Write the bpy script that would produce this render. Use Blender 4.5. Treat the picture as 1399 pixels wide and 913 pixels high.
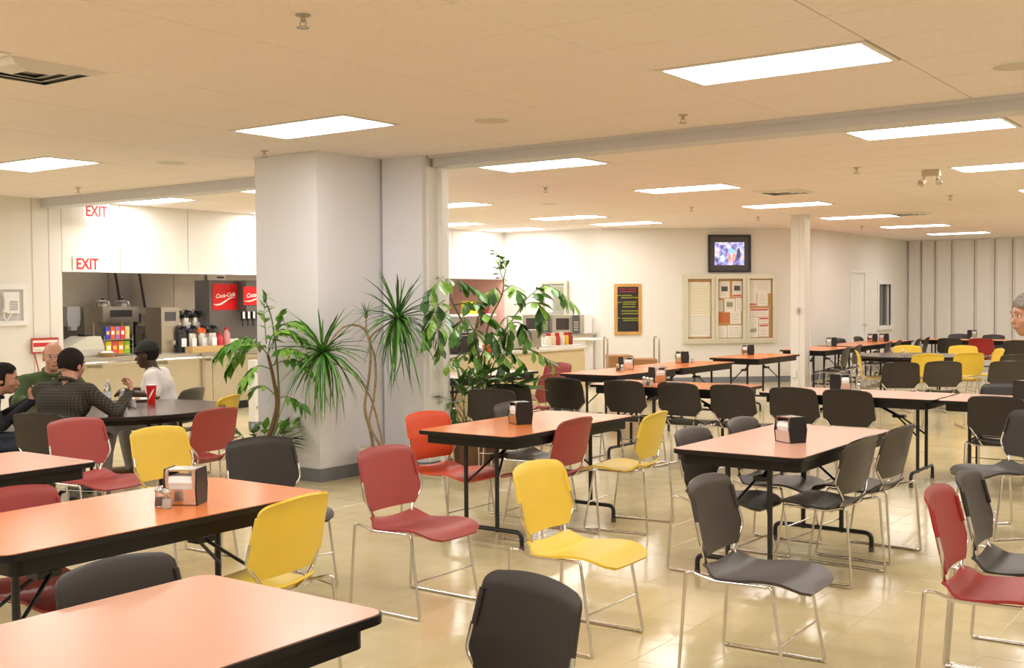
import bpy, bmesh, math, random
import numpy as np
from mathutils import Vector, Matrix
PI = math.pi
for o in list(bpy.data.objects): bpy.data.objects.remove(o)
C = bpy.context.scene.collection
sc = bpy.context.scene

# ------------------------------------------------------------------ camera
CAM_H, CEIL = 1.58, 2.88
YAW, PITCH, ROLL, FPX = -0.6257, -0.0305, -0.0073, 1540.0
PCX, PCY = 699.5, 456.5
_c, _s = math.cos(YAW), math.sin(YAW)
FWD = Vector((_s*math.cos(PITCH), _c*math.cos(PITCH), math.sin(PITCH)))
_r = Vector((_c, -_s, 0)); _u = _r.cross(FWD)
RGT = math.cos(ROLL)*_r + math.sin(ROLL)*_u
UPV = -math.sin(ROLL)*_r + math.cos(ROLL)*_u
cam = bpy.data.cameras.new('camera'); camo = bpy.data.objects.new('camera', cam); C.objects.link(camo)
cam.sensor_fit = 'HORIZONTAL'; cam.sensor_width = 36.0; cam.lens = FPX*36.0/1399.0
cam.clip_start = 0.05; cam.clip_end = 200
M = Matrix((RGT, UPV, -FWD)).transposed().to_4x4(); M.translation = (0, 0, CAM_H)
camo.matrix_world = M
sc.camera = camo

# ------------------------------------------------------------------ world, exposure
w = bpy.data.worlds.new('world'); sc.world = w; w.use_nodes = True
w.node_tree.nodes['Background'].inputs[0].default_value = (0.9, 0.85, 0.75, 1)
w.node_tree.nodes['Background'].inputs[1].default_value = 0.3
sc.view_settings.view_transform = 'Standard'; sc.view_settings.look = 'None'
sc.view_settings.exposure = 0.22; sc.view_settings.gamma = 1.0
sc.view_settings.use_curve_mapping = False
LAMP = 15.0                      # radiance of the ceiling panels
LAMP_COL = (1.0, 0.975, 0.95)

def ray(x, y): return FWD + (x-PCX)/FPX*RGT - (y-PCY)/FPX*UPV
def at(x, y, z):                 # point of height z seen at a pixel
    d = ray(x, y); t = (z-CAM_H)/d.z
    return Vector((0, 0, CAM_H)) + t*d
def aty(x, yw):                  # plan point on the line y = yw seen in pixel column x
    d = ray(x, 410); t = yw/d.y; return Vector((t*d.x, yw, 0))
def atd(x, dep):                 # plan point at distance dep in pixel column x
    d = ray(x, 410); return Vector((d.x*dep, d.y*dep, 0))

# ------------------------------------------------------------------ materials
MATS = {}
def mat(name, col, rough=0.5, metal=0.0, spec=0.5, var=0.0, scale=8.0, bump=0.0, bscale=60.0, emit=None, estr=0.0, trans=0.0, coat=0.0, sub=0.0):
    if name in MATS: return MATS[name]
    m = bpy.data.materials.new(name); m.use_nodes = True
    nt = m.node_tree; b = nt.nodes['Principled BSDF']
    b.inputs['Base Color'].default_value = (*col, 1)
    b.inputs['Roughness'].default_value = rough; b.inputs['Metallic'].default_value = metal
    b.inputs['Specular IOR Level'].default_value = spec
    b.inputs['Transmission Weight'].default_value = trans
    b.inputs['Coat Weight'].default_value = coat
    if emit: b.inputs['Emission Color'].default_value = (*emit, 1); b.inputs['Emission Strength'].default_value = estr
    if var or bump:
        tc = nt.nodes.new('ShaderNodeTexCoord')
    if var:
        n = nt.nodes.new('ShaderNodeTexNoise'); n.inputs['Scale'].default_value = scale; n.inputs['Detail'].default_value = 4
        r = nt.nodes.new('ShaderNodeValToRGB')
        r.color_ramp.elements[0].position = 0.3; r.color_ramp.elements[1].position = 0.7
        r.color_ramp.elements[0].color = (*[max(0, c*(1-var)) for c in col], 1)
        r.color_ramp.elements[1].color = (*[min(1, c*(1+var)) for c in col], 1)
        nt.links.new(tc.outputs['Object'], n.inputs['Vector']); nt.links.new(n.outputs['Fac'], r.inputs[0]); nt.links.new(r.outputs[0], b.inputs['Base Color'])
    if bump:
        n2 = nt.nodes.new('ShaderNodeTexNoise'); n2.inputs['Scale'].default_value = bscale; n2.inputs['Detail'].default_value = 3
        bp = nt.nodes.new('ShaderNodeBump'); bp.inputs['Strength'].default_value = bump; bp.inputs['Distance'].default_value = 0.01
        nt.links.new(tc.outputs['Object'], n2.inputs['Vector']); nt.links.new(n2.outputs['Fac'], bp.inputs['Height']); nt.links.new(bp.outputs[0], b.inputs['Normal'])
    MATS[name] = m; return m

def floor_mat():
    m = mat('vinyl_floor_tile', (0.66, 0.52, 0.27), 0.15, spec=0.5)
    nt = m.node_tree; b = nt.nodes['Principled BSDF']
    g = nt.nodes.new('ShaderNodeNewGeometry')
    n = nt.nodes.new('ShaderNodeTexNoise'); n.inputs['Scale'].default_value = 5; n.inputs['Detail'].default_value = 6
    sep = nt.nodes.new('ShaderNodeSeparateXYZ'); nt.links.new(g.outputs['Position'], sep.inputs[0])
    cell = nt.nodes.new('ShaderNodeTexWhiteNoise'); cell.noise_dimensions = '2D'
    sn = nt.nodes.new('ShaderNodeVectorMath'); sn.operation = 'SNAP'; sn.inputs[1].default_value = (0.3048, 0.3048, 10)
    ad = nt.nodes.new('ShaderNodeVectorMath'); ad.operation = 'ADD'; ad.inputs[1].default_value = (0.3048*200, 0.3048*200, 0.5)
    nt.links.new(g.outputs['Position'], ad.inputs[0]); nt.links.new(ad.outputs[0], sn.inputs[0]); nt.links.new(sn.outputs[0], cell.inputs[0])
    nt.links.new(g.outputs['Position'], n.inputs['Vector'])
    mx = nt.nodes.new('ShaderNodeMath'); mx.operation = 'MULTIPLY_ADD'; mx.inputs[1].default_value = 0.18; nt.links.new(cell.outputs['Value'], mx.inputs[0]); nt.links.new(n.outputs['Fac'], mx.inputs[2])
    r = nt.nodes.new('ShaderNodeValToRGB'); r.color_ramp.elements[0].position = 0.3; r.color_ramp.elements[1].position = 0.95
    r.color_ramp.elements[0].color = (0.64, 0.535, 0.30, 1); r.color_ramp.elements[1].color = (0.74, 0.64, 0.39, 1)
    nt.links.new(mx.outputs[0], r.inputs[0]); nt.links.new(r.outputs[0], b.inputs['Base Color'])
    n3 = nt.nodes.new('ShaderNodeTexNoise'); n3.inputs['Scale'].default_value = 9; n3.inputs['Detail'].default_value = 2
    nt.links.new(g.outputs['Position'], n3.inputs['Vector'])
    bp = nt.nodes.new('ShaderNodeBump'); bp.inputs['Strength'].default_value = 0.25; bp.inputs['Distance'].default_value = 0.004
    nt.links.new(n3.outputs['Fac'], bp.inputs['Height']); nt.links.new(bp.outputs[0], b.inputs['Normal'])
    return m
FLOOR = floor_mat()
GROUT = mat('floor_joint', (0.50, 0.41, 0.23), 0.5)
CEILT = mat('ceiling_tile', (0.92, 0.835, 0.80), 0.9, spec=0.1, var=0.03, scale=30, bump=0.2, bscale=150)
CEILG = mat('ceiling_joint', (0.42, 0.35, 0.29), 0.8)
WALLW = mat('wall_paint', (0.81, 0.775, 0.73), 0.55, spec=0.3, var=0.015, scale=2)
PILW = mat('pillar_paint', (0.80, 0.79, 0.83), 0.5, spec=0.3, var=0.015, scale=2)
PANELW = mat('washable_panel', (0.82, 0.80, 0.75), 0.35, spec=0.4, var=0.02, scale=3)
PINKW = mat('pink_wall', (0.85, 0.52, 0.44), 0.6)
BASEG = mat('grey_cove_base', (0.20, 0.21, 0.23), 0.5)
WHITE = mat('white_paint', (0.85, 0.84, 0.82), 0.4)
CHROME = mat('chrome', (0.66, 0.64, 0.62), 0.14, 1.0)
STEEL = mat('stainless', (0.56, 0.53, 0.47), 0.32, 1.0, var=0.05, scale=3)
STEELD = mat('stainless_dark', (0.55, 0.51, 0.44), 0.38, 1.0, var=0.06, scale=2)
BLACKM = mat('black_steel', (0.012, 0.012, 0.015), 0.35)
BLACKP = mat('black_plastic', (0.015, 0.015, 0.017), 0.4)
DGREY = mat('dark_grey', (0.08, 0.08, 0.085), 0.5)
SHELL = {
 'black': mat('black_chair_shell', (0.028, 0.022, 0.020), 0.36, var=0.15, scale=3, bump=0.15, bscale=300),
 'grey': mat('charcoal_chair_shell', (0.052, 0.041, 0.034), 0.33, var=0.15, scale=3, bump=0.15, bscale=300),
 'red': mat('maroon_chair_shell', (0.36, 0.050, 0.046), 0.38, var=0.08, scale=3, bump=0.12, bscale=300),
 'crimson': mat('crimson_chair_shell', (0.36, 0.02, 0.02), 0.42, var=0.08, scale=3, bump=0.12, bscale=300),
 'yellow': mat('yellow_chair_shell', (0.87, 0.61, 0.06), 0.38, var=0.05, scale=3, bump=0.12, bscale=300),
 'orange': mat('orange_chair_shell', (0.80, 0.085, 0.018), 0.4, var=0.05, scale=3, bump=0.12, bscale=300)}
TOPS = {'pink': mat('pink_laminate', (0.70, 0.385, 0.275), 0.27, var=0.03, scale=2),
        'orange': mat('orange_laminate', (0.80, 0.235, 0.06), 0.22, var=0.03, scale=2),
        'grey': mat('pale_grey_laminate', (0.62, 0.56, 0.50), 0.3),
        'brown': mat('dark_brown_laminate', (0.085, 0.042, 0.028), 0.22, var=0.15, scale=6)}
EDGE = mat('black_edge', (0.012, 0.010, 0.010), 0.4, spec=0.3)
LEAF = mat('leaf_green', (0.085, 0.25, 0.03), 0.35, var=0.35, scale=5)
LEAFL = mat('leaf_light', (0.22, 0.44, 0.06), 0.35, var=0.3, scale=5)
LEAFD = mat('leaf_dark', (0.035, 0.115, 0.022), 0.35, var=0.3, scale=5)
BARK = mat('tan_bark', (0.36, 0.25, 0.14), 0.8, var=0.3, scale=30)
STEMG = mat('green_stem', (0.17, 0.20, 0.06), 0.6)
BROWNST = mat('brown_stem', (0.20, 0.10, 0.05), 0.7)
POTW = mat('cream_pot', (0.78, 0.72, 0.60), 0.4)
SOIL = mat('soil', (0.06, 0.04, 0.025), 0.9)
REDSIGN = mat('red_letter', (0.62, 0.03, 0.03), 0.5)
PAPER = mat('paper', (0.86, 0.82, 0.74), 0.7)
NAPKIN = mat('napkin', (0.92, 0.92, 0.92), 0.7)
GLASS = mat('clear_glass', (0.95, 0.97, 0.97), 0.05, trans=0.9)
WOOD = mat('oak_frame', (0.56, 0.30, 0.08), 0.45, var=0.15, scale=12)
CORK = mat('cork', (0.55, 0.33, 0.14), 0.8, var=0.2, scale=60)
CARD = mat('cardboard', (0.42, 0.21, 0.085), 0.8, var=0.08, scale=6)
CREAM = mat('cream_laminate', (0.80, 0.66, 0.38), 0.3)
ALU = mat('pale_aluminium', (0.72, 0.69, 0.56), 0.4, 0.3)

# ------------------------------------------------------------------ mesh builder
class MB:
    def __init__(s): s.v = []; s.f = []; s.mi = []; s.cur = 0
    def add(s, vs, fs):
        b = len(s.v); s.v += [tuple(v) for v in vs]; s.f += [tuple(b+i for i in f) for f in fs]; s.mi += [s.cur]*len(fs); return s
    def box(s, x0, x1, y0, y1, z0, z1):
        return s.add([(x0,y0,z0),(x1,y0,z0),(x1,y1,z0),(x0,y1,z0),(x0,y0,z1),(x1,y0,z1),(x1,y1,z1),(x0,y1,z1)],
                     [(0,3,2,1),(4,5,6,7),(0,1,5,4),(1,2,6,5),(2,3,7,6),(3,0,4,7)])
    def prism(s, poly, z0, z1):      # counter-clockwise xy outline
        n = len(poly)
        return s.add([(x,y,z0) for x,y in poly]+[(x,y,z1) for x,y in poly],
                     [tuple(range(n-1,-1,-1)), tuple(range(n,2*n))]+[(i,(i+1)%n,n+(i+1)%n,n+i) for i in range(n)])
    def prismx(s, poly, x0, x1):     # outline in (y,z), extruded along x
        n = len(poly)
        return s.add([(x0,y,z) for y,z in poly]+[(x1,y,z) for y,z in poly],
                     [tuple(range(n-1,-1,-1)), tuple(range(n,2*n))]+[(i,(i+1)%n,n+(i+1)%n,n+i) for i in range(n)])
    def tube(s, pts, r, n=8, cap=True):
        pts = [Vector(p) for p in pts]; m = len(pts)
        rs = r if isinstance(r, (list, tuple)) else [r]*m
        T = []
        for i in range(m):
            a = pts[max(0,i-1)]; b = pts[min(m-1,i+1)]; T.append((b-a).normalized())
        up = Vector((0,0,1)) if abs(T[0].z) < 0.9 else Vector((1,0,0))
        N = (up - T[0]*up.dot(T[0])).normalized(); vs = []
        for i in range(m):
            N = (N - T[i]*N.dot(T[i])).normalized(); B = T[i].cross(N)
            for k in range(n):
                a = 2*PI*k/n; vs.append(pts[i] + rs[i]*(math.cos(a)*N + math.sin(a)*B))
        fs = [(i*n+k, i*n+(k+1)%n, (i+1)*n+(k+1)%n, (i+1)*n+k) for i in range(m-1) for k in range(n)]
        if cap: fs += [tuple(range(n-1,-1,-1)), tuple((m-1)*n+k for k in range(n))]
        return s.add(vs, fs)
    def lathe(s, prof, n=20, c=(0,0,0)):
        vs = []; fs = []
        for r, z in prof:
            for k in range(n):
                a = 2*PI*k/n; vs.append((c[0]+r*math.cos(a), c[1]+r*math.sin(a), c[2]+z))
        m = len(prof)
        fs = [(i*n+k, i*n+(k+1)%n, (i+1)*n+(k+1)%n, (i+1)*n+k) for i in range(m-1) for k in range(n)]
        fs += [tuple(range(n-1,-1,-1)), tuple((m-1)*n+k for k in range(n))]
        return s.add(vs, fs)
    def sphere(s, c, r, n=12, sq=(1,1,1)):
        prof = [(max(1e-4, r*math.sin(PI*i/n)), -r*math.cos(PI*i/n)) for i in range(n+1)]
        b = len(s.v); s.lathe(prof, n*2)
        for i in range(b, len(s.v)):
            v = s.v[i]; s.v[i] = (c[0]+v[0]*sq[0], c[1]+v[1]*sq[1], c[2]+v[2]*sq[2])
        return s
    def mesh(s, name, mats, smooth=None):
        me = bpy.data.meshes.new(name); me.from_pydata(s.v, [], s.f)
        for m in (mats if isinstance(mats, (list, tuple)) else [mats]): me.materials.append(m)
        if any(s.mi): me.polygons.foreach_set('material_index', s.mi)
        if smooth is not None:
            me.polygons.foreach_set('use_smooth', [True]*len(me.polygons))
            me.set_sharp_from_angle(angle=math.radians(smooth))
        me.update(); return me
    def build(s, name, mats, parent=None, smooth=None, loc=None, rz=0):
        return link(name, s.mesh(name, mats, smooth), parent, loc, rz)
def link(name, me, parent=None, loc=None, rz=0):
    o = bpy.data.objects.new(name, me); C.objects.link(o)
    if parent: o.parent = parent
    if loc is not None: o.location = loc
    if rz: o.rotation_euler = (0,0,rz)
    return o
def tag(o, label=None, cat=None, group=None, kind=None):
    if label: o['label'] = label
    if cat: o['category'] = cat
    if group: o['group'] = group
    if kind: o['kind'] = kind
    return o
def thing(name, label, cat, loc=(0,0,0), rz=0, group=None):
    o = bpy.data.objects.new(name, None); C.objects.link(o); o.empty_display_size = 0.1
    o.location = loc; o.rotation_euler = (0,0,rz)
    return tag(o, label, cat, group)
def struct(o, label=None): o['kind'] = 'structure'; o['label'] = label or o.name.replace('_',' '); return o
def copy_tree(o, parent=None):
    c = o.copy(); C.objects.link(c); c.parent = parent
    for ch in list(o.children): copy_tree(ch, c)
    return c
def arc(c, r, a0, a1, n, plane='xz'):
    out = []
    for i in range(n+1):
        a = math.radians(a0+(a1-a0)*i/n); p = (r*math.cos(a), r*math.sin(a))
        out.append((c[0]+p[0], c[1], c[2]+p[1]) if plane == 'xz' else ((c[0], c[1]+p[0], c[2]+p[1]) if plane == 'yz' else (c[0]+p[0], c[1]+p[1], c[2])))
    return out
def rrect(x0, x1, y0, y1, r, n=5):
    P = []
    for cx, cy, a in ((x1-r,y1-r,0),(x0+r,y1-r,90),(x0+r,y0+r,180),(x1-r,y0+r,270)):
        for i in range(n+1):
            t = math.radians(a+90*i/n); P.append((cx+r*math.cos(t), cy+r*math.sin(t)))
    return P
def fillet(pts, r, n=4):         # round the inner corners of a polyline
    P = [Vector(p) for p in pts]; out = [P[0]]
    for i in range(1, len(P)-1):
        a, b, c = P[i-1], P[i], P[i+1]
        d1 = (a-b); d2 = (c-b); rr = min(r, d1.length*0.45, d2.length*0.45)
        p = b+d1.normalized()*rr; q = b+d2.normalized()*rr
        for k in range(n+1):
            t = k/n; out.append((1-t)**2*p + 2*t*(1-t)*b + t*t*q)
    return out+[P[-1]]
def text(s, size, mt, parent, name, mtx, ext=0.002, shear=0.0, bold=0.0):
    cu = bpy.data.curves.new(name, 'FONT'); cu.body = s; cu.size = size; cu.extrude = ext; cu.shear = shear; cu.offset = bold
    cu.align_x = 'CENTER'; cu.align_y = 'CENTER'; cu.resolution_u = 3
    o = bpy.data.objects.new('tmp', cu); C.objects.link(o)
    dg = bpy.context.evaluated_depsgraph_get()
    me = bpy.data.meshes.new_from_object(o.evaluated_get(dg)); bpy.data.objects.remove(o)
    me.materials.clear(); me.materials.append(mt); me.transform(mtx)
    t = link(name, me, parent); return t
def facing(origin, right, up=(0,0,1)):
    r = Vector(right).normalized(); u = Vector(up).normalized(); n = r.cross(u)
    m = Matrix((r, u, n)).transposed().to_4x4(); m.translation = Vector(origin); return m

# ================================================================== SETTING
XL, XR, YB, YN, YF = -13.0, 3.4, 17.75, -5.2, 27.0
GX0, GY0, CW, CD = -4.346, 3.278, 1.2192, 0.6096
def pix(P):
    d = Vector(P)-Vector((0,0,CAM_H)); z = d.dot(FWD)
    if z < 0.1: return None
    return (PCX+FPX*d.dot(RGT)/z, PCY-FPX*d.dot(UPV)/z, z)
def inview(P, m=60):
    q = pix(P); return q is not None and -m < q[0] < 1399+m and -m < q[1] < 913+m

# floor: slab of joint colour, tiles laid on it
fl = struct(MB().box(-16, XR, YN, YF, -0.12, -0.001).build('floor', GROUT), 'polished cream vinyl tile floor')
TS = 0.3048
cells = []
for i in range(int(-16/TS)-1, int(XR/TS)+1):
    for j in range(int(YN/TS)-1, int(YF/TS)+1):
        cx, cy = (i+.5)*TS, (j+.5)*TS
        if -15.9 < cx < XR-.1 and YN+.1 < cy < YF-.1: cells.append((cx, cy))
vis = [c for c in cells if inview((c[0], c[1], 0), 30)]
vis.sort(key=lambda c: c[0]**2+c[1]**2); near = set(vis[:300])
g = 0.0012
tme = MB().add([(-TS/2+g,-TS/2+g,-.001),(TS/2-g,-TS/2+g,-.001),(TS/2-g,TS/2-g,-.001),(-TS/2+g,TS/2-g,-.001),
                (-TS/2+g*2,-TS/2+g*2,0),(TS/2-g*2,-TS/2+g*2,0),(TS/2-g*2,TS/2-g*2,0),(-TS/2+g*2,TS/2-g*2,0)],
               [(4,5,6,7),(0,1,5,4),(1,2,6,5),(2,3,7,6),(3,0,4,7)]).mesh('floor_tile', FLOOR)
for c in near: link('floor_tile', tme, fl, (c[0], c[1], 0))
mb = MB()
for cx, cy in cells:
    if (cx, cy) in near: continue
    mb.add([(cx-TS/2+g*2,cy-TS/2+g*2,0),(cx+TS/2-g*2,cy-TS/2+g*2,0),(cx+TS/2-g*2,cy+TS/2-g*2,0),(cx-TS/2+g*2,cy+TS/2-g*2,0)], [(0,1,2,3)])
tag(mb.build('floor_tiles', FLOOR, fl), kind='stuff')

# ceiling
LIGHTS = []
for v in (-4.5, -1.5, 1.5, 4.5):
    for u in (-10.5, -5.5, -0.5, 4.5, 9.5, 14.5, 19.5, 24.5, 29.5, 34.5):
        x, y = GX0+v*CW, GY0+u*CD
        if y < YN+.4: continue
        if v == -4.5 and u > 20: continue
        LIGHTS.append((v, u))
LIGHTS += [(-4.5, 22.5), (-6.5, 9.5), (-6.5, 13.5), (-6.5, 19.5), (-6.5, 22.5), (-6.5, 4.5-5), (-8.5, 11.5), (-8.5, 17.5)]
ce = struct(MB().box(-16, XR, YN, YF, CEIL+.006, CEIL+.12).build('ceiling', CEILG), 'suspended ceiling of long tan acoustic tiles')
lit = set((int(math.floor(v)), int(math.floor(u))) for v, u in LIGHTS)
tiles = []
for i in range(-10, 8):
    for j in range(-15, 40):
        if (i, j) in lit: continue
        x0, y0 = GX0+i*CW, GY0+j*CD
        if x0 < -15.9 or x0+CW > XR+.9 or y0 < YN-.5 or y0+CD > YF+.5: continue
        tiles.append((max(x0,-16)+CW/2, y0+CD/2))
tv = sorted([t for t in tiles if inview((t[0], t[1], CEIL), 80)], key=lambda c: c[0]**2+c[1]**2); tn = set(tv[:300])
a, b, g2 = CW/2-.004, CD/2-.004, .006
cme = MB().add([(-a,-b,.006),(a,-b,.006),(a,b,.006),(-a,b,.006),(-a+g2,-b+g2,0),(a-g2,-b+g2,0),(a-g2,b-g2,0),(-a+g2,b-g2,0)],
               [(7,6,5,4),(4,5,1,0),(5,6,2,1),(6,7,3,2),(7,4,0,3)]).mesh('ceiling_tile', CEILT)
for t in tn: link('ceiling_tile', cme, ce, (t[0], t[1], CEIL))
mb = MB()
for cx, cy in tiles:
    if (cx, cy) in tn: continue
    mb.add([(cx-a,cy-b,CEIL),(cx+a,cy-b,CEIL),(cx+a,cy+b,CEIL),(cx-a,cy+b,CEIL)], [(3,2,1,0)])
tag(mb.build('ceiling_tiles', CEILT, ce), kind='stuff')

# walls
WT = CEIL+.12
struct(MB().box(XL-.14, XL, YN, 8.26, 0, WT).build('wall_left', WALLW), 'off-white wall with the telephone niche')
# header above the kitchen opening, faced with panels
wh = struct(MB().box(XL-.14, XL-.012, 8.26, YB, 2.0, WT).build('wall_header', CEILG), 'white panelled header above the kitchen opening')
ys = [8.26, 9.12, 10.22, 11.40, 12.60, 13.80, 14.95, 16.15, 17.15, YB]
for k in range(len(ys)-1):
    MB().box(XL-.012, XL, ys[k]+.006, ys[k+1]-.006, 2.0, WT).build('wall_panel', PANELW, wh)
struct(MB().box(XL-.15, XL+.012, 8.26, YB, 1.975, 2.0).build('trim_1', WHITE), 'thin white trim under the header')
struct(MB().box(-16, -10.80, YB, YB+.14, 0, WT).build('wall_back', WALLW), 'white wall behind the microwaves')
DA, DB = Vector((-10.80, YB, 0)), Vector((-7.93, 20.42, 0))
dd = (DB-DA).normalized(); dn = Vector((dd.y, -dd.x, 0))       # faces the room
def quadwall(A, B, t, z0, z1):
    d = (B-A).normalized(); n = Vector((-d.y, d.x, 0))*t
    P = [A, B, B+n, A+n]
    return MB().prism([(p.x, p.y) for p in P], z0, z1)
struct(quadwall(DA, DB+dd*.1, .14, 0, WT).build('wall_corner', WALLW), 'slanted white wall with the bulletin board')
# right wall with door and window openings
mbw = MB()
for y0, y1, z0, z1 in ((20.42,22.86,0,WT),(22.86,23.80,2.11,WT),(23.80,24.62,0,WT),(24.62,25.48,0,.95),(24.62,25.48,1.86,WT),(25.48,YF,0,WT)):
    mbw.box(-8.07, -7.93, y0, y1, z0, z1)
struct(mbw.build('wall_side', WALLW), 'white wall with the door and small window')
struct(MB().box(-8.07, XR+.14, YF, YF+.14, 0, WT).build('wall_far', WALLW), 'far wall behind the folding partition')
struct(MB().box(-14.98, XL-.002, YB-.02, YB-.002, 0, WT).build('wall_serving_end', PINKW), 'pink end wall of the serving line')
struct(MB().box(XR, XR+.14, YN, YF, 0, WT).build('wall_right', WALLW), 'right wall of the dining hall')
struct(MB().box(-16.14, XR+.14, YN-.14, YN, 0, WT).build('wall_rear', WALLW), 'wall behind the camera')
struct(MB().box(-16.14, -16, YN, YB, 0, WT).build('wall_kitchen', STEELD), 'stainless kitchen back wall')
struct(MB().box(-16, XL-.145, 8.12, 8.26, 0, WT).build('wall_kitchen_side', STEELD), 'stainless kitchen side wall')
# baseboards
struct(quadwall(DA+dn*.012, DB+dn*.012, .012, 0, .11).build('baseboard_corner', BASEG))
struct(MB().box(-7.93, -7.918, 20.42, 22.8, 0, .11).box(-7.93, -7.918, 23.86, YF-.3, 0, .11).build('baseboard_side', BASEG))
struct(MB().box(XL, XL+.012, YN, 8.26, 0, .11).build('baseboard_left', BASEG))
# door 1 and window 1 in the side wall
dr = struct(MB().box(-7.99, -7.955, 22.90, 23.76, .01, 2.08).build('door_1', WHITE), 'white flush door')
MB().box(-7.955,-7.92,22.84,22.90,0,2.14).box(-7.955,-7.92,23.76,23.82,0,2.14).box(-7.955,-7.92,22.90,23.76,2.08,2.14).build('door_frame', WHITE, dr)
MB().tube([(-7.955,23.66,1.0),(-7.90,23.66,1.0)], .012).sphere((-7.885,23.66,1.0), .03, 8).build('door_knob', CHROME, dr, 40)
wn = struct(MB().box(-8.02, -8.01, 24.62, 25.48, .95, 1.86).build('window_1', mat('dark_pane', (0.10,0.10,0.11), 0.08)), 'small dark window')
MB().box(-7.96,-7.90,24.54,24.62,.86,1.94).box(-7.96,-7.90,25.48,25.56,.86,1.94).box(-7.96,-7.90,24.62,25.48,1.86,1.94).box(-7.96,-7.88,24.56,25.54,.86,.95).build('window_frame', WHITE, wn)
# pillar, stub wall, partition pocket
pl = struct(MB().box(-7.87, -7.085, 6.94, 8.1, 0, WT).build('wall_pillar', PILW), 'broad white square pillar')
struct(MB().box(-7.06, -6.58, 7.745, 8.12, 0, WT).build('wall_stub', PILW), 'short white wall stub beside the pillar')
struct(MB().box(-6.58, -6.555, 7.80, 8.07, 0, CEIL-.1).box(-6.555,-6.50,7.93,8.0,0,CEIL-.1).build('trim_2', WHITE), 'white partition jamb on the stub')
bb = MB().box(-7.882, -7.073, 6.928, 6.94, 0, .115).box(-7.085, -7.073, 6.94, 7.745, 0, .115).box(-7.06,-6.57,7.733,7.745,0,.115).box(-6.58,-6.543,7.745,8.1,0,.115).box(-7.882,-7.87,6.94,8.1,0,.115)
struct(bb.build('baseboard_pillar', BASEG), 'grey cove base around the pillar')
# beam (partition track) along the ceiling
struct(MB().box(-6.55, XR, 7.86, 8.10, CEIL-.10, CEIL+.01).box(-6.55, XR, 7.80, 8.16, CEIL-.025, CEIL+.01).build('trim_3', mat('track_grey', (0.66,0.66,0.70), 0.5)), 'grey partition track along the ceiling, right of the pillar')
struct(MB().box(XL, -7.88, 8.02, 8.18, CEIL-.05, CEIL+.01).box(XL, -9.0, 7.98, 8.22, CEIL-.11, CEIL+.01).build('trim_4', MATS['track_grey']), 'grey partition track between left wall and pillar')
# column by the side wall
ccx, ccy = -6.72, 17.1
cc = struct(MB().box(ccx-.13, ccx+.10, ccy-.11, ccy+.11, 0, WT).build('wall_column', WALLW), 'slim white column in front of the side wall')
MB().box(ccx-.02, ccx+.0, ccy-.125, ccy-.11, 0, CEIL).build('conduit', WHITE, cc)
MB().box(ccx-.10, ccx-.03, ccy-.13, ccy-.11, .32, .44).build('outlet', WHITE, cc)
MB().box(ccx-.01, ccx+.03, ccy-.16, ccy-.11, 1.33, 1.42).sphere((ccx+.01, ccy-.17, 1.38), .02, 6).build('latch', STEELD, cc)
# accordion partition at the far end
pt = thing('folding_partition', 'tall pleated white folding partition across the far end', 'partition', (-7.9, YF-.25, 0))
PARTW = mat('partition_vinyl', (0.80,0.76,0.72), 0.5, var=0.02, scale=2)
xx = -0.03; random.seed(5)
while xx < 11.0:
    wv = random.choice((.36, .42, .30, .48)); d = .07
    MB().prism([(0,0),(wv*.18,-d),(wv*.82,-d),(wv,0),(wv,.05),(0,.05)], .02, CEIL-.02).build('partition_panel', PARTW, pt, loc=(xx,0,0))
    xx += wv+.012
MB().box(0,11.1,-.05,.07,CEIL-.02,CEIL).build('track', WHITE, pt)

# ------------------------------------------------------------------ ceiling fittings
LM = mat('lit_diffuser', (0.9,0.9,0.88), 0.4, emit=LAMP_COL, estr=LAMP)
lw, ld = CW/2-.012, CD/2-.012
lens = MB().add([(-lw+.03,-ld+.03,.004),(lw-.03,-ld+.03,.004),(lw-.03,ld-.03,.004),(-lw+.03,ld-.03,.004)], [(3,2,1,0)]).mesh('diffuser', LM)
fr = MB()
for q in ((-lw,lw,-ld,-ld+.03),(-lw,lw,ld-.03,ld),(-lw,-lw+.03,-ld+.03,ld-.03),(lw-.03,lw,-ld+.03,ld-.03)): fr.box(q[0],q[1],q[2],q[3],-.004,.008)
frm = fr.mesh('frame', WHITE)
ORD = ['nearest','second','third','fourth','fifth','sixth','seventh','eighth','ninth','tenth']
rown = {-8.5:'inside the kitchen', -6.5:'along the kitchen front', -4.5:'between the pillar and the kitchen', -1.5:'running over the middle tables', 1.5:'on the right-hand side', 4.5:'farthest to the right'}
for v in sorted(set(l[0] for l in LIGHTS)):
    us = sorted(l[1] for l in LIGHTS if l[0] == v)
    for k, u in enumerate(us):
        t = thing('ceiling_light', '%s fluorescent ceiling panel in the row %s' % (ORD[k], rown[v]), 'ceiling light', (GX0+v*CW, GY0+u*CD, CEIL), 0, 'fluorescent ceiling panels')
        link('diffuser', lens, t); link('frame', frm, t)
SPR = [(-3.78,3.63,'above the yellow chair in front'),(-7.44,6.67,'beside the top of the pillar'),(-3.71,7.22,'between the big panel and the track'),(-11.41,7.47,'near the hanging exit sign'),
       (-3.84,11.24,'left of the emergency lamp'),(-7.36,10.87,'between two panels right of the pillar'),(-7.35,14.56,'in front of the television'),(-3.94,15.1,'behind the emergency lamp'),(-7.4,17.0,'near the column top'),(-6.9,20.5,'in front of the side wall')]
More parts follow.
